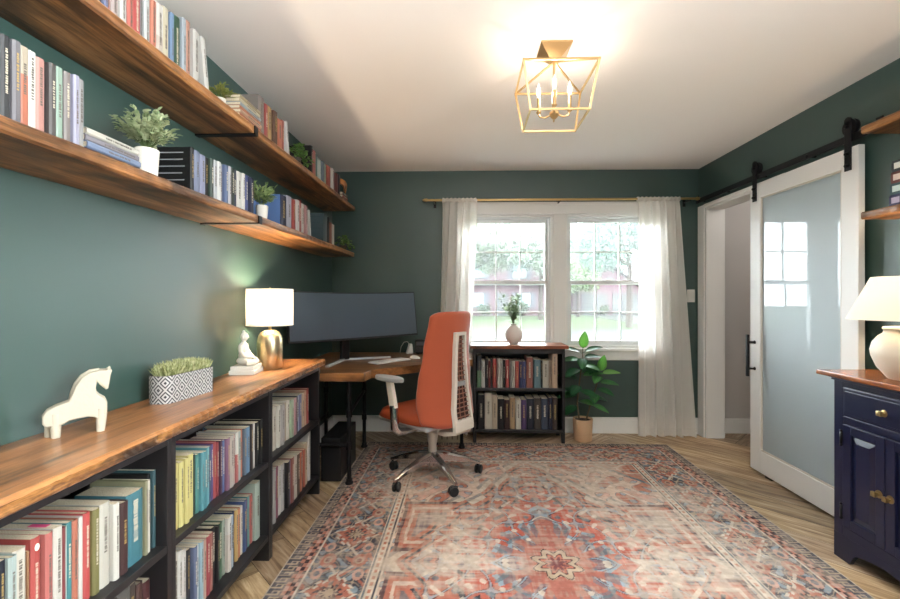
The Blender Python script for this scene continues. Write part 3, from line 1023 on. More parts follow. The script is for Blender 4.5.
ROWTEXT = {
    'low_a': ("on the lower left shelf's near row", 'books in the near row of the lower wall shelf'),
    'low_b': ("in lower wall shelf's middle row", 'books in the middle row of the lower wall shelf'),
    'low_c': ('in the row beside the large blue book on lower wall shelf', 'books in the third row of the lower wall shelf'),
    'low_d': ('at the far end of lower wall shelf', 'books at the far end of the lower wall shelf'),
    'up_a': ("in the upper left shelf's near row", 'books in the near row of the upper wall shelf'),
    'up_b': ("in upper left shelf's middle row", 'books in the middle row of the upper wall shelf'),
    'up_c': ("in upper left shelf's far row", 'books in the far row of the upper wall shelf'),
    'bay1_mid': ('on upper level of the nearest low bookcase', 'books on the upper level of the nearest low bookcase'),
    'bay1_bot': ('on bottom level of the nearest low bookcase', 'books on the bottom level of the nearest low bookcase'),
    'bay2_mid': ('on upper level of the middle low bookcase', 'books on the upper level of the middle low bookcase'),
    'bay2_bot': ('on bottom level of the middle low bookcase', 'books on the bottom level of the middle low bookcase'),
    'bay3_mid': ('on upper level of the farthest low bookcase', 'books on the upper level of the farthest low bookcase'),
    'bay3_bot': ('on bottom level of the farthest low bookcase', 'books on the bottom level of the farthest low bookcase'),
    'win_top': ('on upper level of the window bookcase', 'books on the upper level of the bookcase under the window'),
    'win_bot': ('on lower level of the window bookcase', 'books on the lower level of the bookcase under the window'),
}
LET_L = mat('spine_print_light', 'b4ab98', 0.6)
LET_D = mat('spine_print_dark', '5a534c', 0.6)
LET_G = mat('spine_print_gold', '9c8450', 0.5)


def book_meshes(t, h, d, hard, two, rr):
    """cover (C section), page block, spine print; spine faces +x, base at z = 0"""
    ov = 0.0025 if hard else 0.0004
    bt = 0.0022 if hard else 0.0009
    k = min(0.004, t * 0.2)
    e = -d
    poly = [(e, -t / 2), (-k, -t / 2), (0, -t * 0.27), (0, t * 0.27), (-k, t / 2), (e, t / 2), (e, t / 2 - bt), (-k - 0.001, t / 2 - bt), (-bt - 0.0006, t * 0.22), (-bt - 0.0006, -t * 0.22), (-k - 0.001, -t / 2 + bt), (e, -t / 2 + bt)]
    bm = new_bm()
    prism(bm, poly, 'z', 0, h)
    if two:                                       # second colour over part of the spine: face material
        z1 = h * rr.uniform(0.5, 0.72)
        bmesh.ops.bisect_plane(bm, geom=list(bm.verts) + list(bm.edges) + list(bm.faces), plane_co=(0, 0, z1), plane_no=(0, 0, 1))
        for f in bm.faces:
            if f.calc_center_median().z > z1:
                f.material_index = 1
    pg = new_bm()
    box(pg, (e + ov, -t / 2 + bt + 0.0001, ov), (-k - 0.0012, t / 2 - bt - 0.0001, h - ov * 1.4))
    return bm, pg


def spine_print(t, h, rr):
    bm = new_bm()
    x = 0.0003
    w = t * 0.15
    z = h * rr.uniform(0.30, 0.42)
    top = h * rr.uniform(0.74, 0.9)
    while z < top:
        L = rr.uniform(0.002, 0.0055)
        box(bm, (-0.0002, -w * rr.uniform(.7, 1), z), (x, w * rr.uniform(.7, 1), z + L))
        z += L + rr.choice((0.0012, 0.0014, 0.0035))
    return bm


def cover_mat(hexc):
    if 'book_cloth_' + hexc in MATS:
        return MATS['book_cloth_' + hexc]
    r_, g_, b2_, _ = lin(hexc)
    y_ = 0.3 * r_ + 0.59 * g_ + 0.11 * b2_
    k_ = 0.72
    return painted('book_cloth_' + hexc, tuple(0.66 * (y_ + (c_ - y_) * k_) for c_ in (r_, g_, b2_)), 0.5, 0.4, 0.05, 150)


SECOND = {'orange and beige': 'b8a88c', 'white and navy': '2c3460', 'red and white': 'd2ccc0', 'green and grey': '3c4048'}
USED = set()


def label_ok(s):
    assert 4 <= len(s.split()) <= 16, (len(s.split()), s)
    return s


def book(label, group, hexc, t, h, d, loc, rz=0.0, lean=0.0, flat=False, print_=True, hard=None, second=None, seed=0):
    rr = random.Random(seed)
    hard = rr.random() < 0.45 if hard is None else hard
    cm, pm = book_meshes(t, h, d, hard, second is not None, rr)
    ms = [cover_mat(hexc)] + ([cover_mat(second)] if second else [])
    if second:
        ms = ms[::-1] if rr.random() < 0.0 else ms
    o = obj('book', cm, ms)
    o.location = loc
    o.rotation_euler = (-PI / 2, 0, rz) if flat else (lean, 0, rz)
    label_ok(label)
    assert label not in USED, label
    USED.add(label)
    tag(o, label, 'book', group)
    obj('page_block', pg_ok(pm), PAPER, o)
    if print_ and t > 0.011:
        c = lin(hexc)
        lum = c[0] * .3 + c[1] * .6 + c[2] * .1
        pmt = LET_D if lum > 0.22 else rr.choice((LET_L, LET_L, LET_G))
        obj('spine_lettering', spine_print(t, h, rr), pmt, o)
    return o


def pg_ok(b):
    return b


ORD = ['first', 'second', 'third', 'fourth', 'fifth', 'sixth', 'seventh', 'eighth', 'ninth', 'tenth']
BK = {}
for key, (plane, z, data) in BOOKS.items():
    items = [i.split(';') for i in data.split('|')]
    text, grp = ROWTEXT[key]
    names = [i[0] for i in items]
    ends = {'bay1_mid': 1.352, 'bay1_bot': 1.352, 'bay2_mid': 2.057, 'bay2_bot': 2.057, 'bay3_mid': 2.762, 'bay3_bot': 2.762, 'win_top': 0.815, 'win_bot': 0.815, 'low_d': 3.46}
    starts = {'bay2_mid': 1.398, 'bay2_bot': 1.398, 'bay3_mid': 2.103, 'bay3_bot': 2.103, 'win_top': 0.078, 'win_bot': 0.078}
    for i, (nm, hx, p0, th, hh) in enumerate(items):
        p0, th, hh = float(p0), float(th) / 1000, float(hh)
        p1 = p0 + th
        if i + 1 < len(items):
            p1 = min(p1, float(items[i + 1][2]))
        if key in ends:
            p1 = min(p1, ends[key])
        if key in starts:
            p0 = max(p0, starts[key])
        th = p1 - p0 - 0.0008
        if th < 0.004:
            continue
        rr = random.Random(hash((key == 'x', i)) if False else i * 13 + len(key) * 7 + ord(key[-1]))
        size = 'thin' if th < 0.017 else ('thick' if th > 0.045 else 'standing')
        if names.count(nm) > 1:
            raise Exception('dup colour ' + key + nm)
        nb = (', right of the %s one' % names[i - 1]) if i else ', leftmost of its row'
        lab = '%s %s book %s%s' % (size, nm, text, nb)
        if len(lab.split()) > 16:
            lab = '%s book %s%s' % (nm, text, nb)
        if len(lab.split()) > 16:
            lab = '%s %s book %s' % (size, nm, text)
        cap = {'b': 0.315, 'l': 0.34, 'u': 0.36, 'w': 0.33}[key[0]]
        hh = min(hh, cap)
        dep = rr.uniform(0.125, 0.165)
        if key.startswith('bay'):
            dep = rr.uniform(0.15, 0.22)
        if key.startswith('low') or key.startswith('up'):
            dep = min(dep, plane - LW - 0.01)
        if key.startswith('win'):
            dep = rr.uniform(0.15, 0.2)
        if key == 'low_b' and i == 0:
            dep = 0.205
        if key == 'low_c' and i == 0:
            dep = 0.20
        if key == 'low_d' and i == 0:
            dep = 0.19
        pl = plane + rr.uniform(-0.012, 0.004)
        mid = (p0 + p1) / 2
        far = (key in ('up_c', 'low_d'))
        if key.startswith('win'):
            o = book(lab, grp, hx, th, hh, dep, (mid, plane + rr.uniform(0, 0.01), z + 0.0004), -PI / 2, second=SECOND.get(nm), seed=i + len(key))
        else:
            o = book(lab, grp, hx, th, hh, dep, (pl, mid, z + 0.0004), 0, print_=not far, second=SECOND.get(nm), seed=i * 3 + len(key))
        BK[(key, nm)] = o
bpy.context.view_layer.update()
# white oval mark near the top of the red spine
o = BK[('bay1_mid', 'red')]
bm = new_bm()
lathe(bm, [(0.0, 0), (0.0055, 0), (0.0055, 0.0005), (0.0, 0.0005)], 20, (0, 0, 0), Matrix.Rotation(PI / 2, 4, 'Y') @ Matrix.Diagonal((1.5, 1, 1, 1)), False)
e = obj('oval_emblem', bm, mat('emblem_white', 'e6e0d4', 0.5), o, loc=(0.0002, 0, 0.214))
# pink page marker on top of the off-white book
o = BK[('bay1_mid', 'off-white')]
bm = new_bm()
box(bm, (-0.075, -0.004, 0), (-0.03, 0.0085, 0.0008))
obj('page_marker', bm, mat('pink_sticky', 'd8457a', 0.6), o, loc=(0, 0, o.dimensions.z + 0.0002))


def leaning(label, group, hexc, t, h, d, x, y, z, lean, second=None):
    """book tipped towards the row on its left (smaller y); (x,y) = spine foot"""
    return book(label, group, hexc, t, h, d, (x, y, z + math.sin(abs(lean)) * t / 2 + 0.0005), 0, lean, second=second, seed=int(h * 1000))


leaning('rough white book leaning against its row on the near upper shelf', ROWTEXT['up_a'][1], 'cfcac0', 0.03, 0.26, 0.15, -1.075, 1.795, 2.06, 0.16)
book('rough cream-white book standing before the leaning white one, upper left shelf', ROWTEXT['up_a'][1], 'c9c4ba', 0.036, 0.265, 0.15, (-1.082, 1.722, 2.0604), seed=5)
leaning('white book leaning at the end of the middle row, upper left shelf', ROWTEXT['up_b'][1], 'd2cec8', 0.03, 0.185, 0.15, -1.01, 2.455, 2.06, 0.17)
book('black book with printed cover before the far row, upper left shelf', ROWTEXT['up_c'][1], '221b1c', 0.03, 0.19, 0.20, (-1.015, 2.838, 2.0604), seed=3, hard=True)
leaning('white book leaning at the end of the third row, lower wall shelf', ROWTEXT['low_c'][1], 'cfcdc8', 0.022, 0.19, 0.14, -1.05, 2.915, 1.65, 0.13)
# pale printed lines on the front board of the two cover-on books
for o, cc, rows_ in ((BK[('low_b', 'black')], '8d8f92', 6), (BK[('low_d', 'teal grey')], '39525a', 5)):
    bm = new_bm()
    w, hgt, th = o.dimensions.x, o.dimensions.z, o.dimensions.y
    for k in range(rows_):
        zz = hgt * (0.14 + 0.74 * k / (rows_ - 1))
        x0 = -w * random.uniform(0.12, 0.2)
        box(bm, (-w * 0.86, -th / 2 - 0.0005, zz - 0.002), (x0, -th / 2 + 0.0002, zz + 0.002))
    obj('cover_print', bm, mat('cover_print_' + cc, cc, 0.6), o)
o = BK[('low_c', 'dark navy')]
bm = new_bm()
w, hgt, th = o.dimensions.x, o.dimensions.z, o.dimensions.y
box(bm, (-w + 0.002, -th / 2 - 0.0006, 0.001), (-0.006, -th / 2 + 0.0002, hgt - 0.001))
fb = obj('front_board', bm, painted('blue_board', '5876a8', 0.5), o)
fb['label'] = 'light blue front board'


def flat_stack(name_rows, group, x, y, z, rz=0.0):
    """books lying flat, spines towards +x (rz = 0); first row is the lowest"""
    for i, (lab, hx, t, ln, d, dx, dy) in enumerate(name_rows):
        book(lab, group, hx, t, ln, d, (x + dx, y + dy, z + t / 2 + 0.0004), rz, flat=True, seed=i + int(y * 50), hard=True)
        z += t + 0.0004


flat_stack([
    ('dark blue book lying lowest in the stack beside the potted shrub', '2c3f66', 0.018, 0.20, 0.14, 0, 0),
    ('light blue book lying second from bottom in the stack beside potted shrub', '7d93b8', 0.019, 0.195, 0.14, 0.002, 0.002),
    ('grey-mauve book lying under the white one beside the potted shrub', '8d8790', 0.018, 0.195, 0.135, -0.003, 0.001),
    ('white book lying on top of the stack beside the potted shrub', 'cdc9b8', 0.019, 0.19, 0.135, -0.002, 0.004)],
    'stacked books on the lower wall shelf', -1.035, 1.16, 1.65)
flat_stack([
    ('rust orange book lying lowest in the upper shelf stack', 'b9653f', 0.017, 0.195, 0.145, 0, 0),
    ('peach book lying second from bottom in the upper shelf stack', 'd09a70', 0.016, 0.195, 0.145, 0.002, 0.003),
    ('orange book lying third from bottom in the upper shelf stack', 'cf7a45', 0.016, 0.19, 0.14, -0.001, 0.001),
    ('pale blue book lying third from top in the upper shelf stack', '9db0b6', 0.015, 0.19, 0.14, 0.001, 0.004),
    ('cream book lying just under the top of the upper shelf stack', 'cdbf96', 0.017, 0.188, 0.142, -0.002, 0.002),
    ('tan book lying topmost in the upper shelf stack', 'b3a06e', 0.015, 0.185, 0.14, 0, 0.004)],
    'stacked books on the upper wall shelf', -1.0, 1.90, 2.06)
flat_stack([
    ('pale tan book lying lowest under the wooden figure', 'b79a72', 0.022, 0.16, 0.13, 0, 0),
    ('red book lying in the middle under the wooden figure', 'b0523f', 0.022, 0.15, 0.12, 0.0, 0.003),
    ('grey-green book lying directly under the wooden figure', '6c6a5a', 0.022, 0.14, 0.11, 0.0, 0.004)],
    'stacked books under the wooden figure', -1.02, 3.56, 2.06)

# ================================================================== LOW BOOKCASES AND COUNTER
FX = -0.945


def low_bookcase(label, y0, y1):
    t = thing('bookcase', label, 'bookcase', (LW + 0.003, y0, 0), 0, 'low black bookcases along the left wall')
    D, Wd = FX - (LW + 0.003), y1 - y0
    for ya in (0, Wd - 0.02):
        bm = new_bm()
        box(bm, (0, ya, 0), (D, ya + 0.02, 0.8145), bev=0.0015)
        obj('side_panel', bm, BLACKP, t)
    bm = new_bm()
    box(bm, (0.0, 0.02, 0.1), (0.008, Wd - 0.02, 0.8))
    obj('back_panel', bm, BLACKP, t)
    for nm, za, zb in (('bottom_shelf', 0.098, 0.122), ('middle_shelf', 0.45, 0.474), ('top_panel', 0.79, 0.8145)):
        bm = new_bm()
        box(bm, (0.008, 0.02, za), (D - 0.002, Wd - 0.02, zb), bev=0.0015)
        obj(nm, bm, BLACKP, t)


low_bookcase('low black bookcase nearest the camera along the left wall', 0.668, 1.3735)
low_bookcase('middle low black bookcase, holding the yellow books, by the left wall', 1.374, 2.0785)
low_bookcase('farthest low black bookcase, next to the corner desk', 2.079, 2.784)

rr = random.Random(4)
bm = new_bm()
x0, x1, y0, y1, za, zb = LW + 0.002, -0.924, 0.6, 2.835, 0.815, 0.855
N = 150
front = []
for i in range(N + 1):
    y = y0 + (y1 - y0) * i / N
    front.append((x1 - 0.006 * rr.random() * (0.5 + 0.5 * math.sin(y * 5)), y))
top = []
vt = [bm.verts.new((x0, y, zb)) for _, y in front]
va = [bm.verts.new((x - 0.010, y, zb)) for x, y in front]
vb = [bm.verts.new((x - 0.0015 * rr.random(), y, zb - 0.009 - 0.002 * rr.random())) for x, y in front]
vm = [bm.verts.new((x - 0.004 * rr.random(), y, zb - 0.022)) for x, y in front]
vc = [bm.verts.new((x - 0.003 * rr.random(), y, za + 0.004)) for x, y in front]
vd = [bm.verts.new((x - 0.008, y, za)) for x, y in front]
ve = [bm.verts.new((x0, y, za)) for _, y in front]
loops = [vt, va, vb, vm, vc, vd, ve]
for A, B in zip(loops, loops[1:] + [vt]):
    for i in range(N):
        f = bm.faces.new((A[i], A[i + 1], B[i + 1], B[i]))
        if A in (vb, vm):
            f.material_index = 1
bm.faces.new([L_[0] for L_ in loops])
bm.faces.new([L_[-1] for L_ in loops][::-1])
bmesh.ops.recalc_face_normals(bm, faces=bm.faces)
o = obj('counter_top', bm, [COUNTW, EDGEW])
tag(o, 'long honey-coloured rough-edged timber top running over the three low bookcases', 'counter top')

# ================================================================== WALL SHELVES


def wall_shelf(label, x0, x1, y0, y1, z0, z1, mat_, split=None, flip=1):
    t = thing('wall_shelf', label, 'shelf', (0, 0, 0), 0, 'rustic timber wall shelves')
    rr = random.Random(int(z0 * 100) + int(x0 * 10))
    segs = [(y0, split - 0.002), (split + 0.002, y1)] if split else [(y0, y1)]
    for ya, yb in segs:
        bm = new_bm()
        n_ = max(8, int((yb - ya) / 0.03))
        L4 = [[], [], [], [], [], [], []]
        for i in range(n_ + 1):
            y = ya + (yb - ya) * i / n_
            j = 0.003 * rr.random() + 0.002 * math.sin(y * 9)
            xf = x1 - flip * j
            for k, p in enumerate(((x0, y, z1), (xf - flip * 0.005, y, z1), (xf, y, z1 - 0.005 - 0.002 * rr.random()), (xf - flip * 0.002 * rr.random(), y, (z0 + z1) / 2), (xf, y, z0 + 0.006), (xf - flip * 0.006, y, z0), (x0, y, z0))):
                L4[k].append(bm.verts.new(p))
        for A, B in zip(L4, L4[1:] + L4[:1]):
            for i in range(n_):
                bm.faces.new((A[i], A[i + 1], B[i + 1], B[i]))
        bm.faces.new([q[0] for q in L4])
        bm.faces.new([q[-1] for q in L4][::-1])
        bmesh.ops.recalc_face_normals(bm, faces=bm.faces)
        obj('plank', bm, mat_, t)
    if split:
        bm = new_bm()
        box(bm, (x0, split - 0.016, z0 - 0.0055), (x1 + 0.004, split + 0.016, z0 - 0.0005))
        box(bm, (x1 + 0.0005, split - 0.016, z0 - 0.0055), (x1 + 0.0055, split + 0.016, z1 - 0.004))
        box(bm, (x0, split - 0.016, z0 - 0.0085), (x0 + 0.005, split + 0.016, z0 - 0.0055))
        obj('bracket', bm, BLACKM, t)
    return t


wall_shelf('lower rustic timber shelf on the left wall', LW + 0.001, -0.99, 0.55, 3.83, 1.613, 1.65, SHELFW, 2.06)
wall_shelf('upper rustic timber shelf on the left wall, close to the ceiling', LW + 0.001, -0.99, 0.75, 3.85, 2.022, 2.06, SHELFW, 2.02)
wall_shelf('lower timber shelf on the right wall above the white lamp', RW - 0.001, 1.93, 1.35, 2.20, 1.640, 1.676, SHELFW, None, -1)
wall_shelf('upper timber shelf on the right wall beside the door track', RW - 0.001, 1.93, 1.35, 2.20, 2.060, 2.096, SHELFW, None, -1)

# ================================================================== ITEMS ON THE LEFT SHELVES


def small_plant(name, label, x, y, z, pot, c1, c2, n, r, leafL, leafW, seed, hgt=0.1, pmat=None, group=None, up=0.5):
    rr = random.Random(seed)
    t = thing(name, label, 'plant', (x, y, z + 0.0005), 0, group)
    ph = pot[2]
    bm = new_bm()
    lathe(bm, [(0, 0), (pot[0] * 0.94, 0), (pot[0], 0.004), (pot[1], ph - 0.003), (pot[1] - 0.002, ph), (pot[1] - 0.005, ph), (pot[1] - 0.006, ph - 0.012), (0, ph - 0.012)], 28)
    obj('pot', bm, pmat or WHITECER, t, True, angle=40)
    bm = new_bm()
    lathe(bm, [(0, ph - 0.011), (pot[1] - 0.007, ph - 0.011), (0, ph - 0.006)], 20, cap=False)
    obj('soil', bm, mat('potting_soil', '2e2219', 0.95), t)
    bm = new_bm()
    st = new_bm()
    for i in range(n):
        a, e = rr.uniform(0, 2 * PI), rr.uniform(-0.05, 1.0)
        d = Vector((math.cos(a) * math.sqrt(max(0, 1 - e * e * .8)), math.sin(a) * math.sqrt(max(0, 1 - e * e * .8)), e * 0.9 + 0.15)).normalized()
        L = r * rr.uniform(0.55, 1.05)
        base = Vector((0, 0, ph - 0.006))
        tip = base + Vector((d.x * L, d.y * L, (d.z * 0.55 + 0.45) * L * hgt / r))
        mid = (base + tip) / 2 + Vector((0, 0, 0.012))
        if i % 2 == 0:
            tube(st, [base, mid, tip], [0.0012, 0.001, 0.0006], 5)
        for k in range(7):
            f = 0.35 + 0.65 * k / 6
            p = base.lerp(tip, f) + Vector((0, 0, 0.012 * math.sin(PI * f)))
            ld = (d + Vector((rr.gauss(0, .7), rr.gauss(0, .7), rr.gauss(up * .6, .5)))).normalized()
            leaf(bm, p, ld, (0, 0, 1), leafL * rr.uniform(.7, 1.15), leafW, 0.2)
    obj('foliage', bm, foliage_mat('foliage_' + c1, c1, c2, 0.55, 40), t)
    obj('stems', st, mat('green_stem', '56683c', 0.7), t)
    return t


small_plant('potted_shrub', 'bushy pale green plant in a white pot on the lower left shelf', -1.065, 1.425, 1.65, (0.030, 0.036, 0.10), '93a57c', 'cdd3ae', 120, 0.092, 0.021, 0.014, 3, 0.135)
small_plant('potted_plant', 'small green plant in white pot left of the large blue book', -1.045, 2.20, 1.65, (0.024, 0.03, 0.075), '7a985e', 'aec088', 48, 0.08, 0.026, 0.013, 6, 0.12)
small_plant('potted_plant', 'small yellow-green plant on the upper left shelf before the lying stack', -1.06, 1.845, 2.06, (0.02, 0.024, 0.05), '6f7c3c', 'a8a860', 36, 0.058, 0.022, 0.009, 9, 0.06)


def trailing_vine(label, x, y, z, seed, n=9, L=0.13):
    rr = random.Random(seed)
    t = thing('trailing_plant', label, 'plant', (x, y, z + 0.0005))
    bm = new_bm()
    lathe(bm, [(0, 0), (0.026, 0), (0.03, 0.045), (0.026, 0.045), (0.025, 0.036), (0, 0.036)], 20)
    obj('pot', bm, mat('dark_clay', '4a4038', 0.7), t, True, angle=40)
    lv, st = new_bm(), new_bm()
    for i in range(n):
        a = rr.uniform(0, 2 * PI)
        d = Vector((math.cos(a) * .7, math.sin(a), 0))
        if d.x < -0.3:
            d.x *= -0.5
        pts = []
        for k in range(6):
            f = k / 5
            pts.append(Vector((d.x * L * f, d.y * L * f, 0.04 + 0.07 * math.sin(PI * min(f * 1.1, 1)) * rr.uniform(.6, 1.1))))
        tube(st, pts, 0.001, 5)
        for p in pts[1:]:
            for s in (-1, 1):
                leaf(lv, p, (d.x + rr.gauss(0, .6), d.y + rr.gauss(0, .6), rr.gauss(.2, .4)), (0, 0, 1), 0.03, 0.02, 0.3)
    obj('foliage', lv, foliage_mat('foliage_vine', '3f6a30', '7fa85a', 0.45, 40), t)
    obj('stems', st, mat('green_stem', '56683c', 0.7), t)


trailing_vine('small green vine before the black book on the upper left shelf', -1.035, 2.62, 2.06, 3, 10, 0.11)
trailing_vine('bright green vine at the far end of the lower left shelf', -1.055, 3.68, 1.65, 5, 12, 0.13)

t = thing('wooden_figure', 'amber wooden arched figure at the far end of the upper left shelf', 'figurine', (-1.065, 3.635, 2.1286), 0.5)
bm = new_bm()
prism(bm, [(-0.06, 0), (-0.035, 0), (-0.03, 0.05), (-0.012, 0.075), (0.01, 0.078), (0.028, 0.062), (0.034, 0.02), (0.05, 0.02), (0.058, 0.07), (0.045, 0.105), (0.01, 0.122), (-0.04, 0.116), (-0.062, 0.09), (-0.068, 0.04)], 'y', -0.016, 0.016, 0.005, 3)
tube(bm, [(0.042, 0, 0.03), (0.044, 0, 0.012), (0.038, 0, 0.0005)], [0.009, 0.008, 0.007], 10)
obj('body', bm, wood('amber_carved_wood', [(0.3, '9a5a20'), (0.6, 'c07a30')], 'z', 0.35, 3), t, True, angle=50)
# ================================================================== COUNTER ITEMS
ZC = 0.855
# horse
f = 0.000475
hp = [(52, 384), (52, 340), (70, 315), (110, 295), (172, 276), (185, 240), (203, 190), (232, 150), (272, 125), (320, 117), (368, 120), (380, 126), (374, 150), (368, 190), (362, 226), (350, 232), (338, 220), (318, 200), (306, 182), (300, 215), (304, 245), (318, 262), (345, 282), (357, 310), (354, 360), (348, 392), (310, 396), (290, 384), (262, 376), (225, 378), (175, 384), (150, 398), (130, 404), (66, 404)]
hp = [((u - 205) * f, (470 - v) * f * 1.1) for u, v in hp]
hp = [(u, v if v > 0.02 else 0.0) for u, v in hp]
t = thing('horse_figurine', 'cream carved horse figurine on the near end of the timber counter', 'figurine', (-1.157, 1.262, ZC + 0.0005), math.radians(42))
bm = new_bm()
prism(bm, hp, 'y', -0.024, 0.024, 0.0055, 3)
weighted(obj('body', bm, painted('cream_matte_clay', 'b9b19f', 0.7, 0.3, 0.25, 70), t, True, angle=50))
for u0, u1, s in ((86, 80, 1), (112, 112, -1), (330, 326, 1), (326, 322, -1)):
    bm = new_bm()
    tube(bm, [((u0 - 205) * f, s * 0.0125, 0.07), ((u0 - 205) * f, s * 0.0125, 0.045), ((u1 - 205) * f, s * 0.013, 0.0)], [0.014, 0.0135, 0.0105], 14)
    obj('leg', bm, painted('cream_matte_clay', 'b9b19f'), t, True, angle=50)
bm = new_bm()
tube(bm, [((u - 205) * f, 0, (470 - v) * f * 1.1 + 0.002) for u, v in ((176, 276), (190, 236), (208, 190), (236, 151), (274, 127), (318, 119))], [0.004, 0.0065, 0.007, 0.007, 0.0065, 0.004], 8)
obj('mane', bm, painted('cream_matte_clay', 'b9b19f'), t, True)
bm = new_bm()
for s in (-1, 1):
    tube(bm, [((352 - 205) * f, s * 0.012, (470 - 128) * f * 1.1), ((372 - 205) * f, s * 0.016, (470 - 108) * f * 1.1)], [0.006, 0.002], 8)
obj('ears', bm, painted('cream_matte_clay', 'b9b19f'), t, True)

# planter with diamonds
t = thing('planter', 'oval black and white diamond-patterned planter with short grass on the counter', 'planter', (-1.155, 1.745, ZC + 0.0005), math.radians(-8))
pm = mat('diamond_glaze', 'd8d6d2', 0.45)
n, l, b = nodes_of(pm)
uvn = n.new('ShaderNodeUVMap')
sx = n.new('ShaderNodeSeparateXYZ')
l.new(uvn.outputs[0], sx.inputs[0])


def mth(op, a, b_=None):
    q = n.new('ShaderNodeMath')
    q.operation = op
    for i, v in enumerate((a, b_)):
        if v is None:
            continue
        if hasattr(v, 'links'):
            l.new(v, q.inputs[i])
        else:
            q.inputs[i].default_value = v
    return q.outputs[0]


au = mth('ABSOLUTE', mth('SUBTRACT', mth('FRACT', sx.outputs[0]), 0.5))
av = mth('ABSOLUTE', mth('SUBTRACT', mth('FRACT', sx.outputs[1]), 0.5))
dd = mth('ADD', au, av)
sq = mth('FRACT', mth('MULTIPLY', dd, 3.5))
msk = mth('GREATER_THAN', sq, 0.42)
l.new(mix_rgb(pm, 'MIX', msk, lin('2a2a2e'), lin('b4b2b0')), b.inputs['Base Color'])
bm = new_bm()
uvl = bm.loops.layers.uv.new('UVMap')


def stadium(hl_, r, n_=14):
    P = []
    for k in range(n_ + 1):
        a = -PI / 2 + PI * k / n_
        P.append((r * math.cos(a) * 1.0, 0) if False else (r * math.sin(a), hl_ + r * 0.62 * math.cos(a)))
    for k in range(n_ + 1):
        a = PI / 2 + PI * k / n_
        P.append((r * math.sin(a), -hl_ + r * 0.62 * math.cos(a)))
    return P


H = 0.105
so_, si = stadium(0.105, 0.047), stadium(0.102, 0.041)
per = [0]
for i in range(len(so_)):
    a_, c_ = so_[i], so_[(i + 1) % len(so_)]
    per.append(per[-1] + math.hypot(c_[0] - a_[0], c_[1] - a_[1]))
nd = round(per[-1] / 0.048)
for i in range(len(so_)):
    j = (i + 1) % len(so_)
    A, B = so_[i], so_[j]
    f_ = bm.faces.new([bm.verts.new(p) for p in ((*A, 0), (*B, 0), (*B, H), (*A, H))])
    for lp, (ui, vi) in zip(f_.loops, ((i, 0), (i + 1, 0), (i + 1, 1), (i, 1))):
        lp[uvl].uv = (per[ui] / per[-1] * nd, vi * 2.0)
bmesh.ops.remove_doubles(bm, verts=bm.verts, dist=1e-5)
bmesh.ops.recalc_face_normals(bm, faces=bm.faces)
obj('bowl', bm, pm, t, True, angle=60)
bm = new_bm()
vo = [bm.verts.new((*p, H)) for p in so_]
vi_ = [bm.verts.new((*p, H)) for p in si]
vl = [bm.verts.new((*p, H - 0.012)) for p in si]
vbt = [bm.verts.new((*p, 0)) for p in so_]
for i in range(len(so_)):
    j = (i + 1) % len(so_)
    bm.faces.new((vo[i], vo[j], vi_[j], vi_[i]))
    bm.faces.new((vi_[i], vi_[j], vl[j], vl[i]))
bm.faces.new(vl)
bm.faces.new(vbt[::-1])
obj('rim', bm, mat('planter_rim', '3a302a', 0.7), t)
bm = new_bm()
rr = random.Random(12)
for i in range(1500):
    y = rr.uniform(-0.11, 0.11)
    x = rr.uniform(-0.03, 0.03)
    hgt = 0.062 * (1 - 0.3 * (y / 0.125) ** 2) * rr.uniform(.7, 1.1)
    leaf(bm, (x, y, H - 0.012), (rr.gauss(0, .28) + x * 7, rr.gauss(0, .28) + y * 2.0, 1.2), (rr.gauss(0, 1), rr.gauss(0, 1), 0.01), hgt, 0.0045, 0.12)
g = obj('grass', bm, foliage_mat('foliage_planter_grass', '9aa468', 'dcdcb0', 0.6, 60), t)

# meditating figure on two slabs
t = thing('seated_statue', 'small white seated meditating statue on a slab base, left of the gold lamp', 'statue', (-1.178, 2.30, ZC + 0.0005), math.radians(8))
PLASTER = painted('white_plaster', 'd9d5cb', 0.75, 0.3, 0.15, 90)
for z0, z1, e, nm in ((0, 0.022, 0, 'base_slab'), (0.0222, 0.044, 0.006, 'base_slab')):
    bm = new_bm()
    box(bm, (-0.062 + e, -0.072 + e, z0), (0.066 - e, 0.072 - e, z1), bev=0.002)
    obj(nm, bm, PLASTER, t)
bm = new_bm()
Z0 = 0.044
ball(bm, (-0.008, 0, Z0 + 0.022), (0.040, 0.046, 0.022))
ball(bm, (-0.012, 0, Z0 + 0.05), (0.026, 0.032, 0.034))
ball(bm, (-0.014, 0, Z0 + 0.088), (0.025, 0.038, 0.034))
tube(bm, [(-0.013, 0, Z0 + 0.105), (-0.011, 0, Z0 + 0.135)], [0.013, 0.010], 12)
ball(bm, (-0.008, 0, Z0 + 0.150), (0.020, 0.0175, 0.024))
ball(bm, (-0.012, 0, Z0 + 0.176), (0.008, 0.008, 0.008))
ball(bm, (0.011, 0, Z0 + 0.146), (0.005, 0.004, 0.006))
for s in (-1, 1):
    ball(bm, (-0.010, s * 0.018, Z0 + 0.147), (0.004, 0.003, 0.009))
    tube(bm, [(-0.014, s * 0.034, Z0 + 0.105), (-0.012, s * 0.046, Z0 + 0.075), (0.006, s * 0.044, Z0 + 0.05), (0.03, s * 0.016, Z0 + 0.040)], [0.013, 0.0115, 0.010, 0.008], 10)
    tube(bm, [(-0.01, s * 0.028, Z0 + 0.02), (0.03, s * 0.06, Z0 + 0.017), (0.045, s * 0.03, Z0 + 0.014), (0.046, -s * 0.02, Z0 + 0.013)], [0.02, 0.0165, 0.0135, 0.010], 10)
ball(bm, (0.034, 0, Z0 + 0.038), (0.014, 0.018, 0.008))
o = obj('figure', bm, PLASTER, t, True)
mm = o.modifiers.new('remesh', 'REMESH')
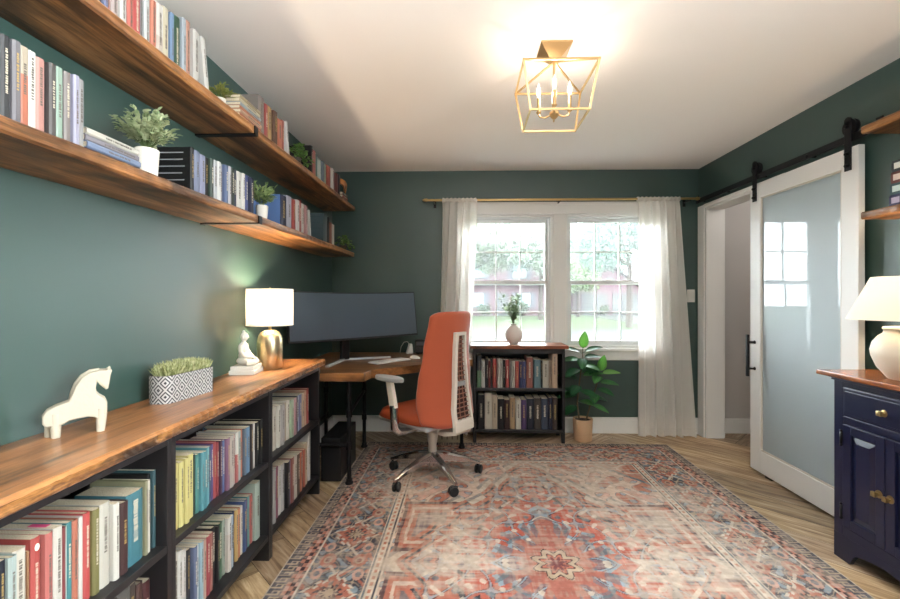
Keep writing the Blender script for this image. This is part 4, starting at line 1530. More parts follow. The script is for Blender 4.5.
mm.mode = 'VOXEL'
mm.voxel_size = 0.0022
mm.use_smooth_shade = True
ms_ = o.modifiers.new('smooth', 'SMOOTH')
ms_.iterations = 4


# table lamps
def bulb(parent, z, r, strength, color='ffe6c4', name='bulb'):
    bm = new_bm()
    lathe(bm, [(0, z - r * 1.3), (r * .45, z - r * 1.25), (r * .5, z - r * .9), (r * .85, z - r * .4), (r, z + r * .1), (r * .8, z + r * .65), (r * .4, z + r * .95), (0, z + r)], 16, cap=False)
    return obj(name, bm, mat('bulb_glow_%g' % strength, 'ffffff', 0.5, emit=color, estr=strength), parent, True)


t = thing('table_lamp', 'gold dome-based table lamp with white drum shade on the timber counter', 'lamp', (-1.12, 2.455, ZC + 0.0005))
bm = new_bm()
lathe(bm, [(0, 0), (0.066, 0), (0.0685, 0.003), (0.0685, 0.145), (0.067, 0.165), (0.061, 0.186), (0.049, 0.204), (0.029, 0.215), (0.010, 0.218), (0, 0.219)], 48)
obj('base', bm, BRASSL, t, True, angle=50)
bm = new_bm()
lathe(bm, [(0.008, 0.216), (0.008, 0.25), (0.006, 0.25), (0.006, 0.30), (0.014, 0.302), (0.014, 0.335), (0, 0.336)], 16)
tube(bm, [(0, 0, 0.305), (0.045, 0, 0.34), (0.045, 0, 0.41), (0.0, 0, 0.447)], 0.0015, 6)
tube(bm, [(0, 0, 0.305), (-0.045, 0, 0.34), (-0.045, 0, 0.41), (0.0, 0, 0.447)], 0.0015, 6)
lathe(bm, [(0.012, 0.444), (0.012, 0.448), (0.004, 0.45), (0.005, 0.457), (0, 0.46)], 12)
for k in range(3):
    a = k * 2 * PI / 3
    tube(bm, [(0, 0, 0.4455), (0.123 * math.cos(a), 0.123 * math.sin(a), 0.4455)], 0.0012, 5)
obj('harp_and_finial', bm, BRASS, t, True, angle=50)
bm = new_bm()
lathe(bm, [(0.1245, 0.246), (0.1245, 0.449)], 64, cap=False)
obj('lamp_shade', bm, SHADE, t, True)
bm = new_bm()
for z in (0.246, 0.449):
    lathe(bm, [(0.125, z - 0.002), (0.126, z), (0.125, z + 0.002), (0.1235, z + 0.002), (0.1235, z - 0.002), (0.125, z - 0.002)], 64, cap=False)
obj('shade_trim', bm, mat('shade_trim_white', 'd8d0c0', 0.7), t, True)
bulb(t, 0.365, 0.028, 400)

# ================================================================== CORNER DESK
DT = 0.76
t = thing('corner_desk', 'corner desk with thick timber top on black iron pipe legs', 'desk', (0, 0, 0))
bm = new_bm()
outl = [(LW + 0.018, 2.845), (-0.676, 2.845), (-0.655, 2.97), (-0.33, 3.235), (-0.06, 3.50), (0.045, 3.50), (0.045, 3.935), (LW + 0.018, 3.935)]
prism(bm, outl, 'z', DT - 0.056, DT, 0.003, 2)
obj('desktop', bm, DESKW, t)
legs = [(-0.789, 2.905), (-1.19, 2.93), (-1.19, 3.66), (-0.856, 3.62), (-0.045, 3.62)]
for x, y in legs:
    bm = new_bm()
    tube(bm, [(x, y, 0.022), (x, y, DT - 0.057)], 0.0145, 14)
    for zz in (0.265, 0.48):
        lathe(bm, [(0.0146, -0.026), (0.0205, -0.024), (0.0205, 0.024), (0.0146, 0.026)], 14, (x, y, zz), cap=False)
    o = obj('pipe_leg', bm, BLACKM, t, True, angle=40)
    bm = new_bm()
    lathe(bm, [(0, 0.0), (0.026, 0.0), (0.028, 0.004), (0.028, 0.012), (0.021, 0.018), (0.020, 0.034), (0.0146, 0.036)], 18, (x, y, 0.0105 if (x > -0.85 or (x > -0.87)) else 0.001), cap=False)
    obj('floor_flange', bm, BLACKM, o, True, angle=40)
for a_, c_, zz in ((legs[0], legs[1], 0.265), (legs[1], legs[2], 0.265), (legs[0], legs[3], 0.48)):
    bm = new_bm()
    tube(bm, [(*a_, zz), (*c_, zz)], 0.0125, 12)
    obj('stretcher_pipe', bm, BLACKM, t, True, angle=40)

o = thing('computer_tower', 'black computer tower standing on the floor under the desk beside the bookcase', 'computer', (-0.925, 3.02, 0.0005))
bm = new_bm()
box(bm, (-0.068, -0.075, 0.006), (0.068, 0.33, 0.30), bev=0.004)
obj('case', bm, BLACKPL, o)
bm = new_bm()
box(bm, (-0.06, -0.079, 0.012), (0.06, -0.0752, 0.294), bev=0.002)
obj('front_panel', bm, mat('satin_black', '1d1d1f', 0.3), o)
bm = new_bm()
for x in (-0.05, 0.03):
    for y in (-0.06, 0.29):
        box(bm, (x, y, 0), (x + 0.02, y + 0.02, 0.0058))
obj('feet', bm, BLACKPL, o)

# beige slatted box under the desk behind the chair
o = thing('storage_box', 'beige slatted box on the floor under the desk behind the chair', 'box', (-0.15, 3.85, 0.001))
bm = new_bm()
box(bm, (-0.10, -0.07, 0), (0.10, 0.07, 0.02), bev=0.002)
box(bm, (-0.10, -0.07, 0.16), (0.10, 0.07, 0.178), bev=0.002)
for k in range(5):
    x = -0.09 + k * 0.045
    box(bm, (x - 0.016, -0.068, 0.02), (x + 0.016, -0.056, 0.16))
    box(bm, (x - 0.016, 0.056, 0.02), (x + 0.016, 0.068, 0.16))
obj('slats', bm, painted('beige_card', 'a3947c', 0.8), o)
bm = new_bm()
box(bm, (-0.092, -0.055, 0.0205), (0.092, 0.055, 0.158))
obj('inner_box', bm, mat('box_inner_brown', '7a6a55', 0.9), o)  # plain brown box set behind the slats

# monitor (curved ultrawide)
A, B = Vector((-1.205, 2.905, 0)), Vector((-0.425, 3.625, 0))
mid = (A + B) / 2
dirx = (B - A).normalized()
nrm = Vector((dirx.y, -dirx.x, 0))                    # towards the room
half = (B - A).length / 2
ang = math.atan2(dirx.y, dirx.x)
t = thing('monitor', 'wide curved black monitor across the corner of the desk', 'monitor', (mid.x, mid.y, DT + 0.0005), ang)
zb_, zt_ = 0.185, 0.545


def curve_panel(hw, z0, z1, sag, th, seg=40, off=0.0):
    bm = new_bm()
    P = []
    for k in range(seg + 1):
        s = -1 + 2 * k / seg
        P.append((s * hw, sag * (1 - s * s) + off))
    poly = P + [(x, y + th) for x, y in reversed(P)]
    zc = (z0 + z1) / 2
    TM = Matrix.Translation((0, 0, 0.365)) @ Matrix.Rotation(math.radians(-8), 4, 'X') @ Matrix.Translation((0, 0, -0.365))
    return prism(bm, poly, 'z', z0, z1, rot=TM)


o = obj('housing', curve_panel(half, zb_, zt_, 0.075, 0.028), BLACKPL, t, True, angle=35)
SCR = mat('monitor_screen', '364655', 0.3, 0.0, 1.0, 0.0)
o = obj('screen', curve_panel(half - 0.009, zb_ + 0.014, zt_ - 0.009, 0.0745, 0.002, off=-0.0028), SCR, t, True, angle=35)
bm = new_bm()
box(bm, (-0.035, 0.205, 0.006), (0.035, 0.24, 0.40), bev=0.006)
box(bm, (-0.03, 0.09, 0.33), (0.03, 0.21, 0.39), bev=0.006)
obj('stand_neck', bm, BLACKPL, t)
SILV = mat('silver_stand', 'b9bdc2', 0.3, 0.3)
for s in (-1, 1):
    bm = new_bm()
    M = Matrix.Translation((0, 0.235, 0)) @ Matrix.Rotation(math.radians(-45) if s < 0 else math.radians(68), 4, 'Z')
    box(bm, (-0.016, -0.37, 0.0), (0.016, 0.0, 0.014), rot=M, bev=0.003)
    obj('stand_foot', bm, SILV, t)

# keyboard, mouse, charger, radio
t = thing('keyboard', 'flat white keyboard lying on the desk behind the chair arm', 'keyboard', (-0.597, 3.372, DT + 0.0005), math.atan2(0.245, 0.205))
bm = new_bm()
box(bm, (-0.165, -0.058, 0), (0.165, 0.058, 0.009), bev=0.003)
obj('case', bm, mat('aluminium_white', 'cfcfcf', 0.35), t)
bm = new_bm()
for r_ in range(5):
    for c_ in range(14):
        x = -0.157 + c_ * 0.0226
        y = -0.05 + r_ * 0.0206
        box(bm, (x, y, 0.0092), (x + 0.0195, y + 0.0175, 0.0118))
k = obj('keys', bm, mat('key_white', 'e2e0dc', 0.5), t)
t = thing('mouse', 'white computer mouse on the desk right of the keyboard', 'mouse', (-0.425, 3.555, DT + 0.0005), 0.8)
bm = new_bm()
ball(bm, (0, 0, 0.0), (0.031, 0.055, 0.024), 24, 14)
bmesh.ops.bisect_plane(bm, geom=list(bm.verts) + list(bm.edges) + list(bm.faces), plane_co=(0, 0, 0), plane_no=(0, 0, -1), clear_outer=True)
obj('shell', bm, WHITEPL, t, True)
bm = new_bm()
box(bm, (-0.002, 0.02, 0.0215), (0.002, 0.034, 0.0245), bev=0.001)
obj('scroll_wheel', bm, GREYPL, t)
t = thing('charging_dock', 'white charging dock with a looped cable on the desk left of the radio', 'charger', (-0.51, 3.865, DT + 0.0005), 0.3)
bm = new_bm()
prism(bm, [(-0.03, 0), (0.03, 0), (0.02, 0.085), (-0.004, 0.085)], 'y', -0.03, 0.03, 0.005)
obj('body', bm, WHITEPL, t)
bm = new_bm()
tube(bm, [(0.0, 0.0, 0.08), (-0.02, 0, 0.105), (-0.05, 0, 0.10), (-0.075, 0, 0.06), (-0.085, 0.0, 0.004)], 0.003, 8)
obj('cable', bm, WHITEPL, t, True)
t = thing('radio', 'small black radio on the desk against the back wall', 'radio', (-0.38, 3.86, DT + 0.0005), -0.1)
bm = new_bm()
box(bm, (-0.075, -0.045, 0.004), (0.075, 0.045, 0.125), bev=0.012, seg=3)
obj('body', bm, BLACKPL, t)
bm = new_bm()
box(bm, (-0.06, -0.0475, 0.075), (0.06, -0.0452, 0.105))
obj('display', bm, mat('display_grey', '5a5a60', 0.2), t)
bm = new_bm()
for k in range(6):
    box(bm, (-0.06, -0.0468, 0.018 + k * 0.008), (0.06, -0.0452, 0.022 + k * 0.008))
obj('speaker_grille', bm, mat('grille_grey', '34343a', 0.5), t)
bm = new_bm()
for x in (-0.05, 0.05):
    box(bm, (x - 0.01, -0.03, 0), (x + 0.01, 0.03, 0.0038))
obj('feet', bm, BLACKPL, t)

# ================================================================== OFFICE CHAIR
PHI = math.radians(50)
t = thing('office_chair', 'orange high-backed office chair with white frame on the rug at the desk', 'chair', (-0.24, 3.03, 0.0095), PHI)
ORG = painted('orange_knit', 'a85033', 0.75, 0.3, 0.3, 260)
n, l, b = nodes_of(ORG)
b.inputs['Sheen Weight'].default_value = 0.25
ORGS = painted('orange_seat_fabric', '9c4526', 0.65, 0.3, 0.25, 260)
FRAMEW = painted('warm_white_frame', 'd6cdc0', 0.4, 0.5, 0.0, 30)
R0 = 0.325
bm = new_bm()
lathe(bm, [(0, 0.085), (0.03, 0.085), (0.042, 0.09), (0.042, 0.15), (0.034, 0.165), (0, 0.165)], 24)
obj('base_hub', bm, CHROME, t, True, angle=40)
A0 = math.radians(12.5) - PHI
for k in range(5):
    a = A0 + k * 2 * PI / 5
    M = Matrix.Rotation(a, 4, 'Z')
    bm = new_bm()
    secs = [(0.02, 0.155, 0.03, 0.03), (0.12, 0.142, 0.026, 0.024), (0.24, 0.112, 0.02, 0.017), (R0 - 0.012, 0.085, 0.014, 0.011), (R0 + 0.014, 0.078, 0.011, 0.009)]
    rings = []
    for x, z, w, h_ in secs:
        rings.append([bm.verts.new(M @ Vector(p)) for p in ((x, -w, z - h_), (x, w, z - h_), (x, w * 0.9, z + h_ * .5), (x, w * 0.45, z + h_), (x, -w * 0.45, z + h_), (x, -w * 0.9, z + h_ * .5))])
    for P, Q in zip(rings, rings[1:]):
        for i in range(6):
            j = (i + 1) % 6
            bm.faces.new((P[i], P[j], Q[j], Q[i]))
    bm.faces.new(rings[0][::-1])
    bm.faces.new(rings[-1])
    bmesh.ops.recalc_face_normals(bm, faces=bm.faces)
    obj('base_leg', bm, CHROME, t, True, angle=30)
    cm_ = M @ Vector((R0, 0, 0))
    bm = new_bm()
    aa = a + 1.0 + k * 0.9
    RM = Matrix.Translation((cm_.x, cm_.y, 0.0)) @ Matrix.Rotation(aa, 4, 'Z')
    for s in (-1, 1):
        lathe(bm, [(0, -0.009), (0.026, -0.009), (0.0305, -0.005), (0.0305, 0.005), (0.026, 0.009), (0, 0.009)], 24, (0, 0, 0), RM @ Matrix.Translation((0.012, s * 0.014, 0.0305)) @ Matrix.Rotation(PI / 2, 4, 'X'))
    w_ = obj('caster', bm, BLACKPL, t, True, angle=40)
    bm = new_bm()
    tube(bm, [RM @ Vector((-0.0, 0, 0.074)), RM @ Vector((0.0, 0, 0.045)), RM @ Vector((0.012, 0, 0.0305))], [0.007, 0.007, 0.006], 10)
    box(bm, (-0.018, -0.0045, 0.032), (0.03, 0.0045, 0.060), rot=RM, bev=0.002)
    obj('caster_fork', bm, BLACKPL, w_, True, angle=40)
bm = new_bm()
lathe(bm, [(0.024, 0.16), (0.03, 0.17), (0.028, 0.23), (0.034, 0.26), (0.045, 0.335), (0.04, 0.345), (0, 0.345)], 24, cap=False)
obj('gas_column', bm, mat('brushed_steel_light', 'c2bdb6', 0.3, 0.6), t, True, angle=40)
# tilt mechanism
bm = new_bm()
box(bm, (-0.085, -0.13, 0.335), (0.085, 0.14, 0.385), bev=0.018, seg=3)
obj('tilt_mechanism', bm, FRAMEW, t, True, angle=40)
# seat pan + cushion
bm = new_bm()
box(bm, (-0.225, -0.17, 0.386), (0.225, 0.315, 0.425), bev=0.018, seg=3)
obj('seat_pan', bm, mat('chair_pan_grey', 'a6a8a8', 0.4), t, True, angle=40)


def seat_mesh():
    bm = new_bm()
    NX, NY = 28, 28
    top, bot = [], []
    for j in range(NY + 1):
        rt, rb = [], []
        for i in range(NX + 1):
            sx_, sy_ = -1 + 2 * i / NX, -1 + 2 * j / NY
            m_ = (abs(sx_) ** 4 + abs(sy_) ** 4) ** 0.25
            k_ = max(abs(sx_), abs(sy_)) / m_ if m_ > 0 else 1
            x = sx_ * k_ * 0.262
            y = 0.075 + sy_ * k_ * 0.275
            e = max(0, 1 - max(abs(sx_), abs(sy_)) ** 6)
            z = 0.427 + 0.062 * e ** 0.35 + 0.012 * sx_ * sx_ * e - 0.014 * max(0, sy_) ** 2 * e
            rt.append(bm.verts.new((x, y, z)))
            rb.append(bm.verts.new((x * 0.97, 0.075 + (y - 0.075) * 0.97, 0.4255)))
        top.append(rt)
        bot.append(rb)
    for j in range(NY):
        for i in range(NX):
            bm.faces.new((top[j][i], top[j][i + 1], top[j + 1][i + 1], top[j + 1][i]))
            bm.faces.new((bot[j][i], bot[j + 1][i], bot[j + 1][i + 1], bot[j][i + 1]))
    ring = [(0, i) for i in range(NX)] + [(j, NX) for j in range(NY)] + [(NY, i) for i in range(NX, 0, -1)] + [(j, 0) for j in range(NY, 0, -1)]
    for q, w in zip(ring, ring[1:] + ring[:1]):
        bm.faces.new((top[q[0]][q[1]], bot[q[0]][q[1]], bot[w[0]][w[1]], top[w[0]][w[1]]))
    bmesh.ops.recalc_face_normals(bm, faces=bm.faces)
    return bm


obj('seat', seat_mesh(), ORGS, t, True)


# backrest: curved shell; z measured from the floor
def interp(tab, x):
    for (a_, va_), (b2, vb_) in zip(tab, tab[1:]):
        if x <= b2:
            k_ = (x - a_) / (b2 - a_)
            k_ = max(0, min(1, k_))
            k_ = k_ * k_ * (3 - 2 * k_)
            return va_ + (vb_ - va_) * k_
    return tab[-1][1]


WT = [(0.40, 0.215), (0.46, 0.252), (0.56, 0.262), (0.70, 0.245), (0.90, 0.212), (1.08, 0.197), (1.155, 0.19)]
PT = [(0.40, -0.25), (0.55, -0.23), (0.66, -0.222), (0.85, -0.215), (1.155, -0.222)]
CT = [(0.40, 0.10), (0.60, 0.115), (0.9, 0.085), (1.155, 0.05)]


def back_pt(s, z):
    return Vector((s * interp(WT, z), interp(PT, z) + interp(CT, z) * abs(s) ** 2.2, z))


def back_mesh():
    bm = new_bm()
    NS, NZ = 26, 44
    F, K = [], []
    for j in range(NZ + 1):
        z = 0.405 + (1.155 - 0.405) * j / NZ
        f_, k_ = [], []
        for i in range(NS + 1):
            s = -1 + 2 * i / NS
            e = min(1.0, (1 - abs(s)) / 0.16)
            ez = min(1.0, min(z - 0.405, 1.155 - z) / 0.03)
            th = 0.010 + 0.034 * (e * (2 - e)) * (0.4 + 0.6 * ez * (2 - ez))
            zz = z
            q = abs(s)
            if z > 1.12:
                zz = z - (q ** 6) * 0.03 * (z - 1.12) / 0.035
            if z < 0.45:
                zz = z + (q ** 5) * 0.03 * (0.45 - z) / 0.045
            p = back_pt(s, zz)
            f_.append(bm.verts.new(p + Vector((0, th / 2, 0))))
            k_.append(bm.verts.new(p - Vector((0, th / 2, 0))))
        F.append(f_)
        K.append(k_)
    for j in range(NZ):
        for i in range(NS):
            bm.faces.new((F[j][i], F[j + 1][i], F[j + 1][i + 1], F[j][i + 1]))
            bm.faces.new((K[j][i], K[j][i + 1], K[j + 1][i + 1], K[j + 1][i]))
    ring = [(0, i) for i in range(NS)] + [(j, NS) for j in range(NZ)] + [(NZ, i) for i in range(NS, 0, -1)] + [(j, 0) for j in range(NZ, 0, -1)]
    for q, w in zip(ring, ring[1:] + ring[:1]):
        bm.faces.new((F[q[0]][q[1]], F[w[0]][w[1]], K[w[0]][w[1]], K[q[0]][q[1]]))
    bmesh.ops.recalc_face_normals(bm, faces=bm.faces)
    return bm


obj('backrest', back_mesh(), ORG, t, True)
# white rear spine frame: a closed loop that flares downwards and runs under the seat
HWT = [(0.37, 0.092), (0.5, 0.090), (0.7, 0.068), (0.9, 0.056), (1.02, 0.050)]


def spine_pt(s, z, off):
    return Vector((s, interp(PT, z) - 0.022 - off, z))


bm = new_bm()
loop_o, loop_i = [], []
zs = [0.385 + (1.02 - 0.385) * k / 22 for k in range(23)]
MEM = 0.021
outer = [(-interp(HWT, z), z) for z in zs] + [(interp(HWT, z), z) for z in reversed(zs)]
inner = [(-interp(HWT, z) + MEM, min(max(z, 0.455), 1.0)) for z in zs] + [(interp(HWT, z) - MEM, min(max(z, 0.455), 1.0)) for z in reversed(zs)]
V4 = []
for (xo, zo), (xi, zi) in zip(outer, inner):
    V4.append([bm.verts.new(p) for p in (spine_pt(xo, zo, 0.0), spine_pt(xo * 0.98, zo, 0.026), spine_pt(xi, zi, 0.030), spine_pt(xi, zi, 0.004))])
m_ = len(V4)
for i in range(m_):
    P, Q = V4[i], V4[(i + 1) % m_]
    for k in range(4):
        j = (k + 1) % 4
        try:
            bm.faces.new((P[k], P[j], Q[j], Q[k]))
        except ValueError:
            pass
bmesh.ops.remove_doubles(bm, verts=bm.verts, dist=0.0003)
bmesh.ops.recalc_face_normals(bm, faces=bm.faces)
o = obj('back_frame', bm, FRAMEW, t, True, angle=40)
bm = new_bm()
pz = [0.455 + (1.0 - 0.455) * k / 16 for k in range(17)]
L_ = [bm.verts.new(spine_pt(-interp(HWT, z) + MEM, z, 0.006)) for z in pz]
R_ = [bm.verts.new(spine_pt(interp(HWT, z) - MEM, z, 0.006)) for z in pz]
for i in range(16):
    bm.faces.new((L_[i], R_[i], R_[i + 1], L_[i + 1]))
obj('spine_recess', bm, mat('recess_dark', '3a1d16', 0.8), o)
bm = new_bm()
for k in range(18):
    z = 0.47 + k * 0.0295
    hw = interp(HWT, z) - MEM
    a_, c_ = spine_pt(-hw, z, 0.014), spine_pt(hw, z, 0.014)
    bar(bm, a_, c_, 0.006, 0.006)
for q in (-0.33, 0.33):
    tube(bm, [spine_pt(q * (interp(HWT, z) - MEM), z, 0.016) for z in pz], 0.0035, 6)
obj('spine_lattice', bm, mat('lattice_brown', '8a5a48', 0.5), o)
bm = new_bm()
box(bm, (-0.035, -0.272, 0.67), (0.035, -0.23, 0.70), bev=0.004)
obj('lumbar_knob', bm, GREYPL, o)
# arm from frame bottom under the seat
bm = new_bm()
prism(bm, [(-0.295, 0.385), (-0.262, 0.385), (-0.17, 0.365), (0.05, 0.352), (0.05, 0.338), (-0.18, 0.335), (-0.28, 0.362)], 'x', -0.075, 0.075, 0.006, 2)
obj('frame_foot', bm, FRAMEW, t, True, angle=40)
# armrests
for s in (-1, 1):
    bm = new_bm()
    x = s * 0.30
    dz = -0.028 if s > 0 else 0.0        # the arm on the desk side is set lower and tucks under the top
    tube(bm, [(s * 0.07, 0.03, 0.362), (s * 0.2, 0.035, 0.36), (s * 0.27, 0.04, 0.368), (x, 0.045, 0.40), (x, 0.05, 0.46), (x, 0.06, 0.545)], [0.02, 0.022, 0.027, 0.03, 0.028, 0.026], 14)
    a = obj('armrest', bm, CHROME, t, True, angle=40)
    bm = new_bm()
    prism(bm, [(0.03, 0.53), (0.085, 0.53), (0.125, 0.698 + dz), (0.075, 0.698 + dz)], 'x', x - 0.016, x + 0.016, 0.005, 2)
    obj('arm_post', bm, FRAMEW, a, True, angle=40)
    bm = new_bm()
    pp = [(-0.05 * math.cos(q) - 0.002 * s, 0.10 + 0.14 * math.sin(q) * (1 if math.sin(q) > 0 else 0.9)) for q in [2 * PI * k / 28 for k in range(28)]]
    prism(bm, [(x + u, v) for u, v in pp], 'z', 0.699 + dz, 0.727 + dz, 0.009, 3)
    obj('arm_pad', bm, mat('arm_pad_grey', '9b9c9a', 0.6), a, True, angle=50)

# ================================================================== BOOKCASE UNDER WINDOW
t = thing('bookcase', 'small black bookcase with reddish top standing under the window', 'bookcase', (0.447, 3.778, 0.001), 0)
Wd, Dp = 0.79, 0.255
ZA, ZB = 0.112, 0.472
for s in (-1, 1):
    bm = new_bm()
    xa = s * Wd / 2
    box(bm, (xa - s * 0.0, 0, 0.095), (xa - s * 0.024, Dp, 0.815), bev=0.002)
    box(bm, (xa, 0, 0), (xa - s * 0.03, 0.035, 0.095), bev=0.002)
    box(bm, (xa, Dp - 0.035, 0), (xa - s * 0.03, Dp, 0.095), bev=0.002)
    obj('side_panel', bm, BLACKP, t)
bm = new_bm()
box(bm, (-Wd / 2 + 0.024, Dp - 0.008, 0.09), (Wd / 2 - 0.024, Dp, 0.81))
obj('back_panel', bm, BLACKP, t)
for nm, a_, c_ in (('bottom_shelf', 0.087, ZA - 0.001), ('middle_shelf', 0.448, ZB - 0.001)):
    bm = new_bm()
    box(bm, (-Wd / 2 + 0.024, 0.004, a_), (Wd / 2 - 0.024, Dp - 0.008, c_), bev=0.002)
    obj(nm, bm, BLACKP, t)
bm = new_bm()
box(bm, (-Wd / 2 + 0.024, 0.002, 0.77), (Wd / 2 - 0.024, 0.02, 0.815))
obj('top_rail', bm, BLACKP, t)
bm = new_bm()
box(bm, (-0.42, -0.03, 0.8155), (0.42, Dp + 0.0, 0.842), bev=0.003)
obj('top', bm, REDW, t)
# vase with greenery
t = thing('vase', 'round pale vase of leafy sprigs on the window bookcase', 'vase', (0.412, 3.875, 0.8435))
bm = new_bm()
lathe(bm, [(0, 0), (0.036, 0), (0.038, 0.003), (0.039, 0.016), (0.058, 0.03), (0.074, 0.06), (0.078, 0.09), (0.072, 0.122), (0.052, 0.15), (0.03, 0.162), (0.026, 0.172), (0.030, 0.18), (0.026, 0.18), (0.021, 0.172), (0.021, 0.162), (0, 0.158)], 36)
obj('body', bm, painted('blush_white_glaze', 'd8cfc8', 0.45, 0.5, 0.08, 30), t, True, angle=50)
lv, st = new_bm(), new_bm()
rr = random.Random(8)
for i in range(26):
    a = rr.uniform(0, 2 * PI)
    sp = rr.uniform(0.02, 0.15)
    hh = rr.uniform(0.13, 0.28)
    pts = [Vector((0, 0, 0.17)), Vector((math.cos(a) * sp * .3, math.sin(a) * sp * .3, 0.17 + hh * .5)), Vector((math.cos(a) * sp, math.sin(a) * sp, 0.17 + hh))]
    tube(st, pts, 0.0013, 5)
    for k in range(9):
        f_ = 0.25 + 0.75 * k / 8
        p = pts[0].lerp(pts[1], f_ * 2) if f_ < .5 else pts[1].lerp(pts[2], f_ * 2 - 1)
        leaf(lv, p, (rr.gauss(0, 1), rr.gauss(0, 1), rr.uniform(0, 1)), (0, 0, 1), 0.056, 0.024, 0.2)
obj('foliage', lv, foliage_mat('foliage_sprig', '6b8558', 'a0b58a', 0.5, 30), t)
obj('stems', st, mat('green_stem', '56683c', 0.7), t)

# ================================================================== RUBBER PLANT
t = thing('rubber_plant', 'rubber plant with big glossy leaves in a beige pot beside the window bookcase', 'plant', (1.02, 3.885, 0.001))
bm = new_bm()
lathe(bm, [(0, 0), (0.074, 0), (0.077, 0.003), (0.086, 0.185), (0.085, 0.19), (0.08, 0.19), (0.078, 0.172), (0, 0.172)], 40)
obj('pot', bm, painted('beige_pot', 'c9a684', 0.7, 0.3, 0.08, 40), t, True, angle=50)
bm = new_bm()
lathe(bm, [(0, 0.173), (0.077, 0.173), (0, 0.18)], 24, cap=False)
obj('soil', bm, mat('potting_soil', '2e2219', 0.95), t)
LEAFG = mat('rubber_leaf', '1d4a2a', 0.3, 0, 0.45)
n, l, b = nodes_of(LEAFG)
at = n.new('ShaderNodeAttribute')
at.attribute_name = 'age'
l.new(ramp(LEAFG, at.outputs['Fac'], [(0.0, '23503a'), (0.45, '3f8048'), (0.75, '74b45c'), (1.0, '9cc870')]).outputs[0], b.inputs['Base Color'])
# leaf list: base point (x,z at stem), direction, length, age; taken as a plant would grow on two stems
S1 = [(-0.03, 0, 0.17), (-0.045, 0.01, 0.32), (-0.03, 0.0, 0.50), (-0.005, -0.01, 0.70), (0.0, 0, 0.80)]
S2 = [(0.03, 0.0, 0.17), (0.06, -0.01, 0.30), (0.10, -0.02, 0.44), (0.135, -0.02, 0.55), (0.145, -0.02, 0.60)]
bm = new_bm()
tube(bm, S1, [0.0075, 0.007, 0.006, 0.0045, 0.003], 10)
tube(bm, S2, [0.0065, 0.006, 0.005, 0.004, 0.003], 10)
obj('stems', bm, mat('brown_stem', '5b4a34', 0.7), t, True)
LV = [(S1, 0.97, (0.04, -0.25, 0.9), 0.125, 0.95), (S1, 0.92, (0.75, -0.2, 0.35), 0.13, 0.35), (S1, 0.9, (-0.8, -0.15, 0.35), 0.13, 0.25), (S1, 0.82, (-0.25, -0.9, -0.3), 0.14, 0.3),
      (S1, 0.8, (0.85, 0.15, 0.15), 0.13, 0.2), (S1, 0.76, (-0.95, 0.1, 0.05), 0.15, 0.5), (S1, 0.70, (0.55, -0.75, 0.0), 0.14, 0.55), (S1, 0.66, (-0.75, -0.5, -0.15), 0.15, 0.25),
      (S1, 0.58, (0.85, -0.3, 0.25), 0.15, 0.6), (S1, 0.54, (-0.9, 0.1, 0.25), 0.15, 0.2), (S1, 0.48, (-0.5, -0.8, -0.2), 0.15, 0.15), (S1, 0.42, (0.6, -0.6, -0.15), 0.15, 0.3),
      (S1, 0.36, (-0.85, -0.2, 0.0), 0.15, 0.45), (S1, 0.28, (0.4, -0.75, 0.1), 0.14, 0.6), (S1, 0.22, (-0.7, -0.5, -0.2), 0.14, 0.2), (S1, 0.60, (0.5, 0.55, 0.35), 0.11, 0.2), (S1, 0.35, (-0.5, 0.5, 0.3), 0.11, 0.2),
      (S2, 0.97, (0.12, -0.3, 0.85), 0.12, 0.9), (S2, 0.93, (0.95, -0.15, 0.18), 0.13, 0.95), (S2, 0.86, (-0.4, -0.75, -0.1), 0.13, 0.6), (S2, 0.78, (-0.6, -0.1, 0.6), 0.12, 0.35),
      (S2, 0.66, (0.85, -0.3, 0.05), 0.13, 0.55), (S2, 0.55, (0.55, -0.6, -0.1), 0.13, 0.35), (S2, 0.46, (-0.2, -0.8, -0.15), 0.13, 0.5), (S2, 0.38, (0.7, 0.3, -0.1), 0.13, 0.25), (S2, 0.28, (0.85, -0.35, -0.25), 0.12, 0.6)]
for St, f_, d, L, age in LV:
    q = f_ * (len(St) - 1)
    i = min(int(q), len(St) - 2)
    p = Vector(St[i]).lerp(Vector(St[i + 1]), q - i)
    d = Vector(d).normalized()
    bm = new_bm()
    ag = bm.verts.layers.float.new('age')
    tip = p + d * 0.022
    up = Vector((0, -0.35, 1)) if abs(d.z) < 0.6 else Vector((-0.25, -1, 0.2))
    s = d.cross(up).normalized()
    u = s.cross(d).normalized()
    NT = 12
    rows = []
    for k in range(NT + 1):
        f2 = k / NT
        L2 = L * 1.2
        wd = 0.5 * 0.6 * L2 * (math.sin(PI * min(1, f2 ** 0.85)) ** 0.75 + 0.02) * (1 - 0.18 * f2)
        c_ = tip + d * (L2 * f2) - u * (0.16 * L2 * f2 * f2)
        rows.append([bm.verts.new(c_ + s * wd * q2 + u * (abs(q2) * wd * 0.22 + (0.0015 if q2 == 0 else 0))) for q2 in (-1, -.55, -.06, 0, .06, .55, 1)])
    for A_, B_ in zip(rows, rows[1:]):
        for q2 in range(6):
            bm.faces.new((A_[q2], A_[q2 + 1], B_[q2 + 1], B_[q2]))
    for v in bm.verts:
        v[ag] = min(1, age * 0.9)
    for row in rows:
        row[3][ag] = min(1, age + 0.3)
    ext = bmesh.ops.solidify(bm, geom=list(bm.faces), thickness=0.0012)
    tube(bm, [p, tip, tip + d * 0.01], 0.0022, 6)
    obj('leaf', bm, LEAFG, t, True)

# ================================================================== CURTAINS


